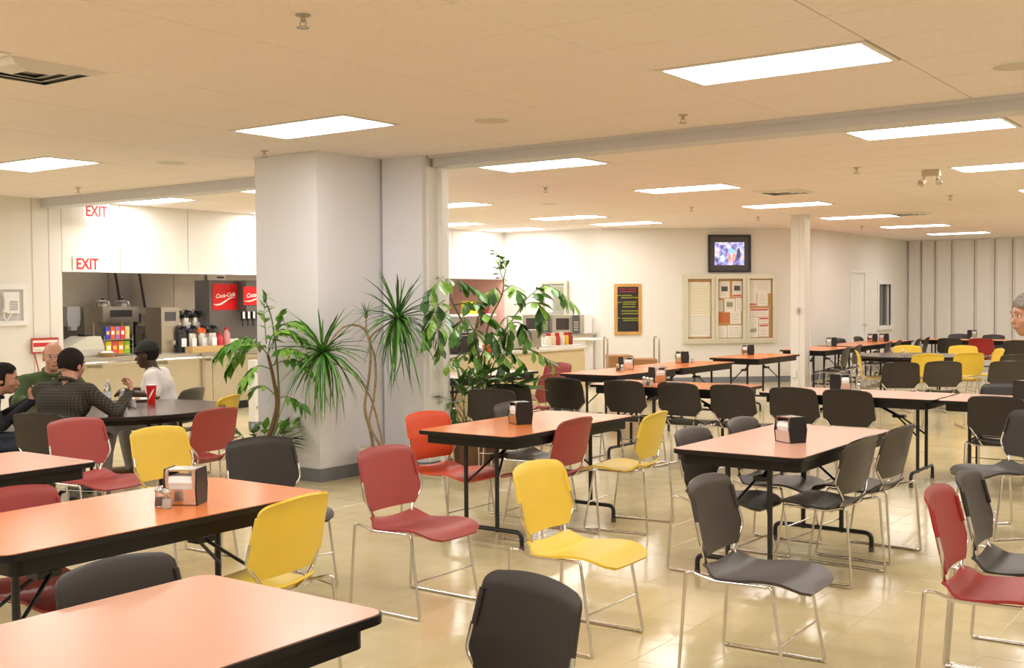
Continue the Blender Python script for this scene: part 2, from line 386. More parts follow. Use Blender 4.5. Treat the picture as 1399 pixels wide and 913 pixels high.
for x, y, l in SPR:
    t = thing('sprinkler', 'small metal sprinkler head '+l, 'sprinkler', (x, y, CEIL), 0, 'ceiling sprinklers')
    MB().lathe([(.035,0),(.035,-.006),(.012,-.012),(.012,-.03),(.006,-.035)][::-1], 12).build('body', STEELD, t, 40)
    MB().lathe([(.004,-.06),(.03,-.062),(.03,-.058),(.004,-.05)], 12).tube([(.018,0,-.03),(.018,0,-.058)], .003, 6).tube([(-.018,0,-.03),(-.018,0,-.058)], .003, 6).build('deflector', STEELD, t)
for x, y, l in ((-4.91,6.56,'left of the big light panel'),(-1.43,6.85,'at the upper right'),(-8.73,6.69,'between the pillar and the left light'),(-8.56,12.72,'above the serving area')):
    t = thing('ceiling_speaker', 'round flush ceiling speaker '+l, 'speaker', (x, y, CEIL), 0, 'round ceiling speakers')
    MB().lathe([(.02,-.012),(.09,-.012),(.12,-.006),(.125,0)], 24).build('grille', mat('grille_cream', (0.74,0.66,0.56), 0.6, bump=.5, bscale=400), t, 40)
    MB().lathe([(.125,0),(.125,-.008),(.14,-.006),(.145,0)], 24).build('rim', WHITE, t, 40)
for x, y, l in ((-5.90,3.58,'beside the light at the left edge'),(-5.4,13.2,'beside a panel above the middle tables'),(-5.3,17.9,'beside a panel near the column')):
    t = thing('air_vent', 'square louvred ceiling air vent '+l, 'air vent', (x, y, CEIL), 0, 'ceiling air vents')
    MB().box(-.29,.29,-.29,.29,-.001,.004).build('backing', mat('vent_grey',(0.30,0.30,0.32),.5), t)
    for k, h in enumerate((.29,.215,.14)):
        q = MB()
        for sx in (0,1):
            for s in (-1,1):
                P = [(s*h, -h), (s*h, h), (s*(h-.066), h-.066), (s*(h-.066), -h+.066)]
                if sx: P = [(p[1], p[0]) for p in P]
                zz = [-.001,-.001,-.022,-.022]
                q.add([(P[i][0],P[i][1],zz[i]) for i in range(4)]+[(P[i][0],P[i][1],zz[i]+.004) for i in range(4)], [(0,1,2,3),(7,6,5,4),(0,4,5,1),(1,5,6,2),(2,6,7,3),(3,7,4,0)])
        q.build('louvre', mat('vent_white', (0.74,0.72,0.70), 0.4), t)
def em_lamp(x, y, l):
    t = thing('emergency_lamp', l, 'lamp', (x, y, CEIL), 0, 'emergency lamps'); t.scale = (.72,.72,.72)
    MB().box(-.12,.12,-.05,.05,-.09,0).build('housing', mat('beige_plastic',(0.66,0.56,0.42),.5), t)
    for s in (-1,1):
        e = MB().tube([(s*.09,-.02,-.09),(s*.10,-.03,-.13)], .012).tube([(s*.09,-.0,-.14),(s*.13,-.06,-.19)], [.03,.055], 14).build('spotlight', MATS['beige_plastic'], t, 40)
        MB().sphere((s*.133,-.064,-.194), .045, 8, (1,1,.4)).build('bulb', GLASS, e, 60)
em_lamp(-3.3, 11.93, 'twin-headed emergency lamp hanging between the right-hand panels')
em_lamp(-3.2, 17.4, 'twin-headed emergency lamp far back at the right edge')

# ================================================================== CHAIRS
def smooth(a, b, x): t = min(1, max(0, (x-a)/(b-a))); return t*t*(3-2*t)
def shell(fn, ns, nt, th):       # fn(s,t) -> point ; solid sheet of thickness th along normals
    P = [[Vector(fn(-1+2*i/ns, j/nt)) for i in range(ns+1)] for j in range(nt+1)]
    N = [[None]*(ns+1) for _ in range(nt+1)]
    for j in range(nt+1):
        for i in range(ns+1):
            du = P[j][min(ns,i+1)]-P[j][max(0,i-1)]; dv = P[min(nt,j+1)][i]-P[max(0,j-1)][i]
            n = du.cross(dv); N[j][i] = n.normalized() if n.length > 1e-9 else Vector((0,0,1))
    mb = MB(); W = ns+1
    A = [P[j][i] for j in range(nt+1) for i in range(W)]
    B = [P[j][i]-N[j][i]*th for j in range(nt+1) for i in range(W)]
    K = len(A); fs = []
    for j in range(nt):
        for i in range(ns):
            a = j*W+i; fs += [(a,a+1,a+W+1,a+W), (K+a+W,K+a+W+1,K+a+1,K+a)]
    for i in range(ns):
        a = i; fs.append((a,K+a,K+a+1,a+1)); a = nt*W+i; fs.append((a+1,K+a+1,K+a,a))
    for j in range(nt):
        a = j*W; fs.append((a+W,K+a+W,K+a,a)); a = j*W+ns; fs.append((a,K+a,K+a+W,a+W))
    return mb.add(A+B, fs)
BZ0, BZ1 = 0.495, 0.800
def back_fn(s, t):
    # half width: bottom .165, widest .225 at t=.22, top .205 with rounded corners
    if t < .22: w = .165+(.225-.165)*(t/.22)
    else: w = .225-.018*(t-.22)/.78
    if t > .88: q = (t-.88)/.12; w -= .050*(1-math.sqrt(max(0, 1-q*q)))
    y = s*w
    z = BZ0+(BZ1-BZ0)*t + (.012*(1-abs(s)**2) if t > .5 else 0)*smooth(.5,1,t)
    x = -.150-.072*t - .014*max(0,(t-.85)/.15)**2 + .030*(y/.22)**2
    return (x, -y, z)
def seat_fn(s, t):
    x = -.150+.455*t
    w = .165+.050*smooth(0,.16,t)
    if t > .8: q = (t-.8)/.2; w -= .075*(1-math.sqrt(max(0,1-q*q)))
    y = s*w
    lip = 1-smooth(0,.17,t)
    z = .418 + .046*lip + .016*smooth(.25,.62,t) - .045*max(0,(t-.70)/.30)**2 - .012*(1-s*s)*smooth(.0,.2,t)*(1-smooth(.55,.9,t)) - .014*(1-s*s)*lip + .004*s*s
    return (x, -y, z)
CHM = {}
CHM['backrest'] = shell(lambda s, t: back_fn(s, 1-(1-t)**1.5), 16, 28, -.010)
for s in (-1, 1):                # sleeves that wrap the rods
    pts = [Vector(back_fn(s*.97, t))+Vector((.0,0,0)) for t in (.48,.6,.72,.82)]
    CHM['backrest'].tube(pts, .0105, 8)
CHM['seat'] = shell(seat_fn, 16, 18, .012)
R1 = .0075
def rod(*pts, r=R1, fr=.03): return MB().tube(fillet(pts, fr, 4), r, 8)
CHM['leg_rear'] = lambda s: rod((-.205,s*.232,.012),(-.235,s*.235,R1),(-.203,s*.228,.437),(-.165,s*.215,.430), fr=.02)
CHM['leg_front'] = lambda s: rod((.205,s*.235,R1),(.235,s*.235,R1),(.165,s*.218,.418),(.13,s*.205,.410), fr=.02)
chair_me = {}
def chair_meshes(col):
    if col in chair_me: return chair_me[col]
    d = [('seat', CHM['seat'].mesh('seat', SHELL[col], 50)), ('backrest', CHM['backrest'].mesh('backrest', SHELL[col], 50))]
    if not chair_me:
        fr = []
        for s in (-1, 1):
            fr.append(('leg', CHM['leg_rear'](s).mesh('leg', CHROME, 60)))
            fr.append(('leg', CHM['leg_front'](s).mesh('leg', CHROME, 60)))
            fr.append(('floor_rail', rod((-.215,s*.235,R1),(.215,s*.235,R1)).mesh('floor_rail', CHROME, 60)))
            fr.append(('seat_rail', rod((-.168,s*.216,.431),(-.085,s*.216,.408),(.14,s*.208,.412)).mesh('seat_rail', CHROME, 60)))
            e0 = Vector(back_fn(-s*1.0, .50)); e1 = Vector(back_fn(-s*1.0, .24))
            fr.append(('back_rod', rod(tuple(e0), tuple(e1), (-.150,s*.150,.470), (-.115,s*.120,.405), (-.02,s*.12,.398), fr=.025).mesh('back_rod', CHROME, 60)))
        fr.append(('stretcher', rod((.206,-.23,.185),(.206,.23,.185), r=.005).mesh('stretcher', CHROME, 60)))
        fr.append(('seat_support', rod((-.105,-.21,.402),(-.105,.21,.402), r=.005).mesh('seat_support', CHROME, 60)))
        chair_me['_frame'] = fr
    chair_me[col] = d+chair_me['_frame']; return chair_me[col]
chair_me_first = chair_meshes('black')
def chair(col, cx, cy, face, label, group):
    t = thing('stacking_chair', label, 'chair', (cx, cy, 0), math.radians(face), group)
    for n, me in chair_meshes(col): link(n, me, t)
    return t
BT = .222                        # how far the top of the back lies behind the chair's middle
def chair_px(col, px, py, face, label, group):
    p = at(px, py, .806); a = math.radians(face)
    return chair(col, p.x+BT*math.cos(a), p.y+BT*math.sin(a), face, label, group)
def chair_row(col, px, yb, face, label, group):
    p = aty(px, yb); a = math.radians(face)
    return chair(col, p.x+BT*math.cos(a), p.y+BT*math.sin(a), face, label, group)
def chair_d(col, px, dep, face, label, group):
    p = atd(px, dep); a = math.radians(face)
    return chair(col, p.x+BT*math.cos(a), p.y+BT*math.sin(a), face, label, group)
G1 = 'chairs standing in the open floor'; G2 = 'chairs at the folding tables'; G3 = 'chairs in the far dining area'; G4 = 'chairs around the occupied round table'
chair('red', -3.83, 4.42, 0, 'maroon stacking chair standing clear left of the front yellow one', G1)
chair('yellow', -2.83, 4.40, 1, 'bright yellow stacking chair alone in the middle of the floor', G1)
chair('grey', -1.965, 4.455, 2, 'charcoal brown chair with its whole seat showing, front of pink table', G1)
chair('crimson', -1.06, 4.70, 2, 'crimson chair at the right edge in the foreground', G1)
chair('black', -1.07, 5.20, 2, 'black chair just behind the crimson chair at right edge', G1)
chair('black', -1.83, 2.35, -106, 'black chair back cut off by the bottom edge, beside near pink table', G2)
chair('black', -2.73, 2.03, 2, 'black chair back rising behind the nearest pink table at lower left', G2)
chair_px('yellow', 410, 678, 187, 'yellow chair seen from behind, at right side of the near orange table', G2)
chair_px('black', 352, 598, -14, 'black chair behind the right end of the near orange table', G2)
chair('red', -4.24, 2.58, 3, 'maroon chair tucked under the left end of near orange table', G2)
chair_px('red', 100, 572, 1, 'maroon chair back to back with the plaid shirt man', G1)
chair_px('yellow', 212, 584, 3, 'yellow chair behind the napkin holder of the near orange table', G1)
chair_px('orange', 580, 563, -4, 'orange-red chair at the left corner of the middle orange table', G2)
chair('red', -4.17, 6.20, 181, 'maroon chair seen from behind at the middle orange table', G2)
chair('yellow', -3.91, 6.79, 186, 'mustard yellow chair facing left between the two middle tables', G2)
chair_px('grey', 696, 550, -4, 'charcoal chair top behind the napkin holder on the middle orange table', G2)
p = atd(669, 9.75); chair('black', p.x-.08, p.y+.2, 112, 'black chair back with a straight left edge in front of the big plant', G1)
p = atd(692, 10.32); chair('black', p.x-.08, p.y+.2, 112, 'black chair second from front below the big fishtail palm', G1)
chair_px('grey', 941, 585, -2, 'charcoal chair at the left near corner of the right pink table', G2)
chair_px('grey', 1010, 571, -2, 'charcoal chair at the left far corner of the right pink table', G2)
chair('grey', -2.28, 6.22, 176, 'charcoal chair tucked at right near side of the right pink table', G2)
chair('grey', -2.27, 6.88, 175, 'charcoal chair tucked at right far side of the right pink table', G2)
chair_row('black', 766, 9.30, 92, 'black chair leftmost in the row of four, near the maroon pair', G2)
chair_row('black', 849, 9.27, 92, 'black chair second from left in the row before the orange table', G2)
chair_row('black', 923, 9.27, 88, 'black chair third in the row, in front of the salt shakers', G2)
chair_row('black', 997, 9.27, 88, 'black chair at the right end of the row before the orange table', G2)
chair_row('black', 1081, 9.25, 90, 'left one of two black chairs at the long pink tables', G2)
chair_row('black', 1156, 9.25, 90, 'right one of two black chairs at the long pink tables', G2)
chair_row('black', 1361, 9.22, 90, 'broad black chair back at right, before the second long pink table', G2)
chair('black', -2.28, 10.40, 270, 'dark chair top facing us across the second long pink table', G2)
chair_px('black', 1412, 562, 228, 'black chair cut by the right edge, its grey seat pointing left', G2)
chair('red', -6.82, 9.84, 184, 'maroon chair seen from the side behind the leftmost black chair', G2)
chair('red', -7.62, 11.28, 262, 'maroon chair top by the cream serving counter', G2)
chair_px('red', 300, 558, 186, 'maroon chair with its back to us right of the round table', G4)
chair_px('yellow', 317, 540, 205, 'small yellow chair beyond the round table, left of the pillar plant', G4)
chair('grey', -8.46, 6.46, 202, 'grey chair carrying the man in the white shirt', G4)
chair('black', -7.44, 4.66, 112, 'black chair carrying the plaid shirt man', G4)
chair('black', -8.20, 4.42, 62, 'black chair under the woman at the left edge', G4)
chair('black', -8.82, 5.42, 0, 'black chair carrying the man in green', G4)
# far area
for col, px, dep, face, l in (
 ('black',1232,13.3,118,'black chair at left of the two before the yellow chairs'),
 ('grey',1290,13.45,118,'dark grey chair at right of the two before the yellow chairs'),
 ('grey',1379,13.4,118,'dark grey chair near the right edge beyond the long pink tables'),
 ('yellow',1170,16.3,20,'yellow chair in profile at left of the far round table'),
 ('yellow',1239,17.9,295,'yellow chair on the far side of the far round table, left'),
 ('yellow',1269,15.2,122,'yellow chair back nearest us at the far round table'),
 ('yellow',1316,17.7,285,'yellow chair on the far side of the far round table, right'),
 ('yellow',1326,15.45,130,'yellow chair back at right near side of the far round table'),
 ('yellow',1368,16.6,210,'yellow chair in profile at right of the far round table'),
 ('grey',1391,14.9,120,'grey chair behind the passing person near the right edge'),
 ('black',1389,19.6,115,'black chair at the right edge beside the far orange table'),
 ('black',1297,20.9,95,'black chair at left front of the far orange table'),
 ('crimson',1340,20.7,95,'crimson chair at the front of the far orange table'),
 ('black',1311,23.2,275,'black chair behind the far orange table, left'),
 ('black',1358,22.6,275,'black chair behind the far orange table, right'),
 ('black',1160,17.55,186,'black chair at right side of the first orange table past the column'),
 ('black',1175,18.3,186,'black chair second at right side of the orange tables past the column'),
 ('black',1217,19.4,186,'black chair third along the orange tables by the door'),
 ('black',1230,20.1,186,'black chair fourth along the orange tables by the door'),
 ('black',1257,20.9,186,'black chair fifth along the tables, left of the far gap'),
 ('black',1269,21.6,186,'black chair last along the tables, nearest the far partition')):
    chair_d(col, px, dep, face, l, G3)
chair('black', -7.25, 20.9, -4, 'dark chair top against the side wall behind the napkin holder', G3)
chair('black', -7.25, 21.9, -4, 'dark chair top against the side wall below the door', G3)

# ================================================================== TABLES
def table_parts(L, Wd, top):
    pr = []
    pr.append(('tabletop', MB().prism(rrect(-L/2+.006,L/2-.006,-Wd/2+.006,Wd/2-.006,.05), .730, .742).mesh('tabletop', TOPS[top], 40)))
    pr.append(('edge_band', MB().prism(rrect(-L/2,L/2,-Wd/2,Wd/2,.055), .715, .7395).mesh('edge_band', EDGE, 40)))
    ap = MB()
    ap.prism(rrect(-L/2+.06,L/2-.06,-Wd/2+.03,Wd/2-.03,.04), .655, .715)
    pr.append(('apron', ap.mesh('apron', EDGE, 40)))
    for e in (-1, 1):
        x = e*(L/2-.20)
        for s in (-1, 1):
            pr.append(('leg', MB().tube([(x,s*.125,.66),(x,s*.125,.10)], .0145, 10).mesh('leg', BLACKM, 60)))
        pr.append(('foot_bar', MB().tube(fillet([(x,-.315,.012),(x,-.315,.115),(x,.315,.115),(x,.315,.012)], .075, 6), .0145, 10).mesh('foot_bar', BLACKM, 60)))
        for s in (-1, 1):
            pr.append(('foot_cap', MB().lathe([(.017,0),(.017,.03)], 12, (x,s*.315,0)).mesh('foot_cap', mat('rubber_foot', (.12,.10,.085), .7), 60)))
        br = MB()
        for s in (-1, 1): br.tube([(x,s*.115,.40),(x-e*.20,s*.03,.56)], .008, 8)
        br.tube([(x-e*.19,0,.555),(x-e*.42,0,.665)], .012, 8)
        br.prism([(x-e*.19-.05,-.035),(x-e*.19+.05,-.035),(x-e*.19+.05,.035),(x-e*.19-.05,.035)], .545, .57)
        pr.append(('brace', br.mesh('brace', BLACKM, 60)))
    return pr
tab_me = {}
def table(top, cx, cy, rz, label, L=1.524, Wd=.762, group='rectangular folding tables'):
    k = (top, L, Wd)
    if k not in tab_me: tab_me[k] = table_parts(L, Wd, top)
    t = thing('folding_table', label, 'table', (cx, cy, 0), math.radians(rz), group)
    for n, me in tab_me[k]: link(n, me, t)
    return t
table('pink', -2.42, 1.49, 90, 'nearest pink-topped folding table in the lower left corner')
table('orange', -3.925, 2.765, 90.5, 'near orange-topped folding table with napkin holder and shakers')
table('pink', -5.63, 2.77, 90, 'pink-topped folding table cut by the left edge')
table('orange', -4.39, 6.29, 90, 'middle orange-topped folding table with a shiny reflection')
table('pink', -2.585, 6.37, 90, 'pink-topped folding table on the right with black chairs around')
table('orange', -6.65, 11.38, 90, 'nearer half of the long orange table below the menu board')
table('orange', -6.65, 12.93, 90, 'farther half of the long orange table below the menu board')
table('orange', -5.13, 9.80, 0, 'orange folding table behind the row of black chairs')
table('orange', -6.68, 15.25, 90, 'orange folding table standing below the bulletin board')
table('pink', -3.33, 9.76, 0, 'left half of the long pink tables')
table('pink', -1.79, 9.76, 0, 'right half of the long pink tables')
table('orange', -6.75, 17.95, 90, 'first small orange table past the white column')
table('orange', -6.80, 19.75, 90, 'second orange table past the white column, near the door')
table('orange', -6.80, 21.35, 90, 'third orange table past the white column, near the window')
table('orange', -5.55, 22.85, 0, 'far orange table in front of the folding partition', L=1.83)
table('grey', -7.86, 10.15, 90, 'pale grey folding table behind the big plant')
def round_table(cx, cy, rz, label, R=.78):
    t = thing('round_table', label, 'table', (cx, cy, 0), math.radians(rz), 'round folding tables')
    MB().lathe([(R-.008,.730),(R-.008,.742),(.01,.742)], 48).build('tabletop', TOPS['brown'], t, 40)
    MB().lathe([(R-.02,.712),(R,.718),(R,.736),(R-.006,.7405)], 48).build('edge_band', EDGE, t, 40)
    MB().lathe([(R-.12,.67),(R-.10,.67),(R-.10,.712),(R-.12,.712)], 48).build('apron', EDGE, t, 40)
    for e in (-1, 1):
        for s in (-1, 1): MB().tube([(e*.38,s*.2,.70),(e*.38,s*.2,.10)], .0145, 10).build('leg', BLACKM, t, 60)
        MB().tube(fillet([(e*.38,-.34,.01),(e*.38,-.34,.115),(e*.38,.34,.115),(e*.38,.34,.01)], .075, 6), .0145, 10).build('foot_bar', BLACKM, t, 60)
        MB().tube([(e*.38,0,.45),(e*.10,0,.69)], .012, 8).tube([(e*.38,-.2,.45),(e*.38,.2,.45)], .010, 8).build('brace', BLACKM, t, 60)
RTX, RTY = -7.74, 5.44
round_table(RTX, RTY, 30, 'round dark brown table where the four people sit')
round_table(-4.85, 16.5, 10, 'round dark brown table with yellow chairs at the far right', R=.76)

# ------------------------------------------------------------------ napkin holders and shakers
def holder(x, y, rz, label, z=.742):
    t = thing('napkin_holder', label, 'napkin holder', (x, y, z), math.radians(rz), 'napkin holders'); t.scale = (1.15,1.15,1.12)
    w2, d2 = .062, .055
    for s in (-1, 1):            # hexagonal black end plates
        MB().prismx([(-d2+.008,0),(d2-.008,0),(d2,.065),(d2-.010,.135),(-d2+.010,.135),(-d2,.065)], s*w2-(.006 if s > 0 else 0), s*w2+(0 if s > 0 else .006)).build('end_plate', BLACKP, t)
    b = MB().prismx([(-d2+.008,.004),(d2-.008,.004),(d2-.002,.062),(-d2+.002,.062)], -w2+.006, w2-.006).build('body', CHROME, t)
    for s in (-1, 1):            # upper face frames
        MB().box(-w2+.006, -w2+.018, s*(d2-.008)-.003, s*(d2-.008)+.003, .062, .128).build('face_rim', CHROME, t); MB().box(w2-.018, w2-.006, s*(d2-.008)-.003, s*(d2-.008)+.003, .062, .128).build('face_rim', CHROME, t)
    MB().box(-w2+.006, w2-.006, -d2+.010, d2-.010, .126, .133).build('top_plate', CHROME, t)
    MB().prismx([(-d2+.010,.062),(d2-.010,.062),(d2-.004,.085),(d2-.016,.108),(-d2+.016,.108),(-d2+.004,.085)], -w2+.016, w2-.016).build('napkins', NAPKIN, t)
def shaker(x, y, label, salt=True, z=.742):
    t = thing('shaker', label, 'shaker', (x, y, z), 0, 'salt and pepper shakers')
    MB().lathe([(.018,0),(.020,.004),(.018,.03),(.015,.055),(.016,.060)], 14).build('jar', GLASS, t, 50)
    MB().lathe([(.013,.003),(.015,.006),(.0135,.038),(.003,.040)], 12).build('filling', mat('salt',(0.9,0.9,0.9),.8) if salt else mat('pepper',(0.10,0.07,0.05),.8), t, 50)
    MB().lathe([(.0175,.058),(.018,.070),(.012,.080),(.003,.083)], 14).build('lid', CHROME, t, 50)
def at_t(px, py): p = at(px, py, .742); return p.x, p.y
x, y = at_t(254, 688); holder(x, y, 30, 'napkin holder with white napkins showing on the near orange table')
x, y = at_t(218, 692); shaker(x, y, 'pepper shaker left of the near napkin holder', False)
x, y = at_t(228, 695); shaker(x, y, 'salt shaker standing closest to the near napkin holder', True)
x, y = at_t(711, 579); holder(x, y, -32, 'black-sided napkin holder on the middle orange table')
x, y = at_t(1080, 604); holder(x, y, -30, 'black-sided napkin holder on the right pink table')
HO = [(855,505,60,'left napkin holder on the long orange table'),(932,496,-30,'right napkin holder on the long orange table'),(898,522,62,'napkin holder on the orange table behind the row of chairs'),
      (1022,485,-30,'napkin holder on the orange table below the bulletin board'),(1148,534,70,'chrome napkin holder behind the right one of two chairs'),
      (1136,473,-30,'napkin holder on the first small table past the column'),(1192,467,-30,'napkin holder on the second table past the column'),(1328,461,60,'napkin holder on the far orange table'),(1400,545,60,'napkin holder cut by the right edge on the long pink table')]
holder(-6.75, 21.3, -30, 'napkin holder on the third table past the column')
for px, py, rz, l in HO:
    x, y = at_t(px, py); holder(x, y, rz, l)
for px, py, l, s in ((844,507,'left shaker of the pair on the long orange table',0),(850,508,'right shaker of the pair on the long orange table',1),(880,526,'left shaker of three on the table behind the chairs',1),(885,527,'middle shaker of three on the table behind the chairs',0),(890,528,'right shaker of three on the table behind the chairs',1),
                  (1173,536,'lone shaker right of the chrome napkin holder',1),(1234,486,'white shaker on the far round table',1),(946,496,'shaker beside the right holder on the long orange table',1)):
    x, y = at_t(px, py); shaker(x, y, l, s)

# ================================================================== KITCHEN AND SERVING AREA
def kp(px, py, xw):              # point on the plane x = xw seen at a pixel
    d = ray(px, py); t = xw/d.x; return Vector((xw, t*d.y, CAM_H+t*d.z))
def kbox(px0, px1, py0, py1, xw):  # y and z ranges of a pixel rectangle on that plane
    a = kp(px0, max(py0,py1), xw); b = kp(px1, min(py0,py1), xw); return a.y, b.y, a.z, b.z
CT = .86
ct = thing('service_counter', 'long stainless service counter with tray rail before the kitchen', 'counter', (0,0,0))
MB().box(-13.75, -12.98, 8.30, 12.9, CT-.04, CT).build('worktop', STEEL, ct)
for k in range(4):
    y0 = 8.32+k*1.145; MB().box(-13.0, -12.985, y0+.006, y0+1.139, .12, CT-.04).build('front_panel', mat('counter_panel',(0.62,0.57,0.45),.3,.6,var=.04,scale=3), ct)
MB().box(-13.70, -13.0, 8.32, 12.9, .12, CT-.04).build('body', STEELD, ct)
MB().box(-13.60, -13.06, 8.32, 12.9, 0, .12).build('toe_kick', BLACKM, ct)
for dx in (.10, .19, .28): MB().tube([(-12.98+dx, 8.35, .80), (-12.98+dx, 12.85, .80)], .014, 8).build('tray_rail', CHROME, ct, 60)
for yy in (8.6, 9.6, 10.5, 11.6, 12.6): MB().prism([(-12.985, yy-.012), (-12.66, yy-.012), (-12.66, yy+.012), (-12.985, yy+.012)], .74, .785).build('rail_bracket', STEELD, ct)
MB().box(-12.985, -12.95, 10.40, 10.45, .0, CT).build('post', STEEL, ct)
# back wall panels of the kitchen
bk = thing('stainless_splashback', 'tall stainless wall cladding behind the coffee machines', 'wall cladding', (-15.0, 0, 0))
for y0, y1, m in ((8.28,9.2,STEELD),(9.2,10.3,STEELD),(10.3,11.5,STEELD),(11.5,12.5,STEEL),(12.5,13.6,STEEL)):
    MB().box(-.02, 0, y0+.004, y1-.004, 0, CEIL).build('panel', m, bk)
struct(MB().box(-15.06, -15.02, 8.26, 13.6, 0, WT).build('wall_kitchen_inner', STEELD), 'inner kitchen wall')
struct(MB().box(-15.06, -15.0, 13.6, YB, 0, WT).build('wall_serving', PINKW), 'pink wall behind the serving line')
bc = thing('back_counter', 'stainless back counter carrying the coffee machines', 'counter', (0,0,0))
MB().box(-14.98, -14.25, 8.3, 13.5, .88, .92).build('worktop', STEEL, bc); MB().box(-14.95, -14.30, 8.3, 13.5, 0, .88).build('body', STEELD, bc)
def on_counter(px0, px1, py0, dep, z0=CT, xw=-13.35):   # footprint (y0,y1,top z) of something standing on the counter
    y0, y1, _, z1 = kbox(px0, px1, 480, py0, xw); return y0, y1, z1
# cash register
y0, y1, z1 = on_counter(88, 140, 456, .4); yc = (y0+y1)/2
BEI = mat('register_beige', (0.66,0.63,0.52), .5)
t = thing('cash_register', 'beige cash register with a dark display on the left of the counter', 'cash register', (-13.50, yc, CT))
hw = (y1-y0)/2
MB().prismx([(-hw,0),(hw,0),(hw,.12),(hw*.8,.27),(hw*.1,.27),(-hw,.12)], -.2, .2).build('body', BEI, t)
MB().box(-.05,.12, hw*.15, hw*.55, .272, .30).build('display', BLACKP, t); MB().box(.2,.215,-hw*.9,hw*.9,.02,.10).build('drawer', mat('register_grey',(0.55,0.53,0.45),.5), t)
# soap dispenser
p = kp(96, 433, -14.95); t = thing('soap_dispenser', 'white soap dispenser on the steel wall at the left', 'dispenser', (-14.98, p.y, p.z))
MB().prismx([(-.09,-.14),(.09,-.14),(.11,-.02),(.10,.15),(-.10,.15),(-.11,-.02)], 0, .12).build('body', WHITE, t); MB().box(.03,.12,-.05,.05,-.20,-.14).build('spout', WHITE, t)
# coffee brewers on back counter
def brewer(px0, px1, py0, lab, dome):
    xw = -14.45; y0, y1, _, z1 = kbox(px0, px1, 480, py0, xw); yc = (y0+y1)/2; hw = (y1-y0)/2; h = z1-.92
    t = thing('coffee_brewer', lab, 'coffee machine', (xw, yc, .92), 0, 'coffee machines')
    MB().box(-.22,.10,-hw,hw,0,h).build('body', STEEL, t)
    MB().box(.10,.24,-hw,hw,h*.62,h).build('brew_head', STEEL, t); MB().box(.10,.26,-hw,hw,0,.04).build('drip_tray', BLACKP, t)
    for s in dome: 
        MB().lathe([(.11,h),(.115,h+.03),(.09,h+.08),(.02,h+.10)], 18, (-.05,s*hw,0)).build('lid', STEEL, t, 40)
        MB().lathe([(.012,h+.10),(.02,h+.13),(.01,h+.14)], 10, (-.05,s*hw,0)).build('knob', BLACKP, t, 40)
    for s in (-.5,.5): MB().lathe([(.05,.05),(.075,.08),(.07,.15),(.045,.20)], 14, (.18,s*hw,0)).build('carafe', GLASS if s<0 else BLACKP, t, 40)
    MB().box(.241,.25,-hw*.6,hw*.6,h*.75,h*.92).build('control_panel', DGREY, t)
brewer(128, 176, 419, 'left stainless coffee brewer with two domed lids', (-.35,.75))
brewer(180, 214, 428, 'right stainless coffee brewer beside the tall steel urn', ())
for px, l in ((157,'left black cord hanging behind the coffee brewers'),(190,'right black cord hanging behind the coffee brewers')):
    p = kp(px, 374, -14.9); tag(MB().tube([(-14.9,p.y-.04,CEIL),(-14.9,p.y,2.05),(-14.88,p.y+.03,1.8),(-14.85,p.y+.06,1.5)], .02, 8).build('power_cord', BLACKP, None, 60), l, 'cord', 'hanging cords')
# tall steel urn cabinet
y0, y1, _, z1 = kbox(210, 234, 470, 420, -13.5)
t = thing('steel_dispenser', 'tall plain stainless dispenser cabinet left of the airpots', 'dispenser', (-13.5, (y0+y1)/2, CT)); hw = (y1-y0)/2
MB().box(-.18,.18,-hw,hw,0,z1-CT).build('body', STEEL, t); MB().box(.18,.186,-hw*.6,hw*.6,(z1-CT)*.7,(z1-CT)*.9).build('label_plate', DGREY, t); MB().box(.18,.26,-.02,.02,.12,.18).build('tap', CHROME, t)
# snack rack with coloured packets
y0, y1, _, z1 = kbox(143, 181, 480, 441, -13.3); t = thing('snack_rack', 'wire snack rack full of coloured packets by the register', 'snack rack', (-13.42, (y0+y1)/2, CT)); hw = (y1-y0)/2
rk = MB()
for zz in (.02,.22): rk.box(-.12,.14,-hw,hw,zz-.008,zz)
for s in (-hw,hw): rk.tube([(-.12,s,0),(-.12,s,z1-CT)], .006, 6).tube([(.12,s,0),(.12,s,.27)], .006, 6)
rk.build('rack', CHROME, t)
cols = [(0.05,0.08,0.5),(0.75,0.12,0.03),(0.35,0.2,0.5),(0.7,0.05,0.05),(0.6,0.6,0.3)], [(0.75,0.6,0.03),(0.75,0.1,0.08),(0.85,0.3,0.02),(0.25,0.55,0.03)]
for r, row in enumerate(cols):
    for k, c in enumerate(row):
        yk = -hw+.03+(2*hw-.06)*(k+.5)/len(row); w = (2*hw-.06)/len(row)*.46; z = (.225 if r == 0 else .025); hh = .17
        m = mat('packet_%d_%d' % (r,k), c, .3)
        pk = MB().prismx([(yk-w,z),(yk+w,z),(yk+w*.94,z+.03),(yk+w,z+hh),(yk-w,z+hh),(yk-w*.94,z+.03)], .06, .10).build('packet', m, t)
        MB().prismx([(yk-w*.6,z+.06),(yk+w*.6,z+.06),(yk+w*.6,z+.11),(yk-w*.6,z+.11)], .10, .102).build('packet_label', NAPKIN if (k+r) % 2 else mat('packet_yellow',(0.8,0.6,0.1),.4), pk)
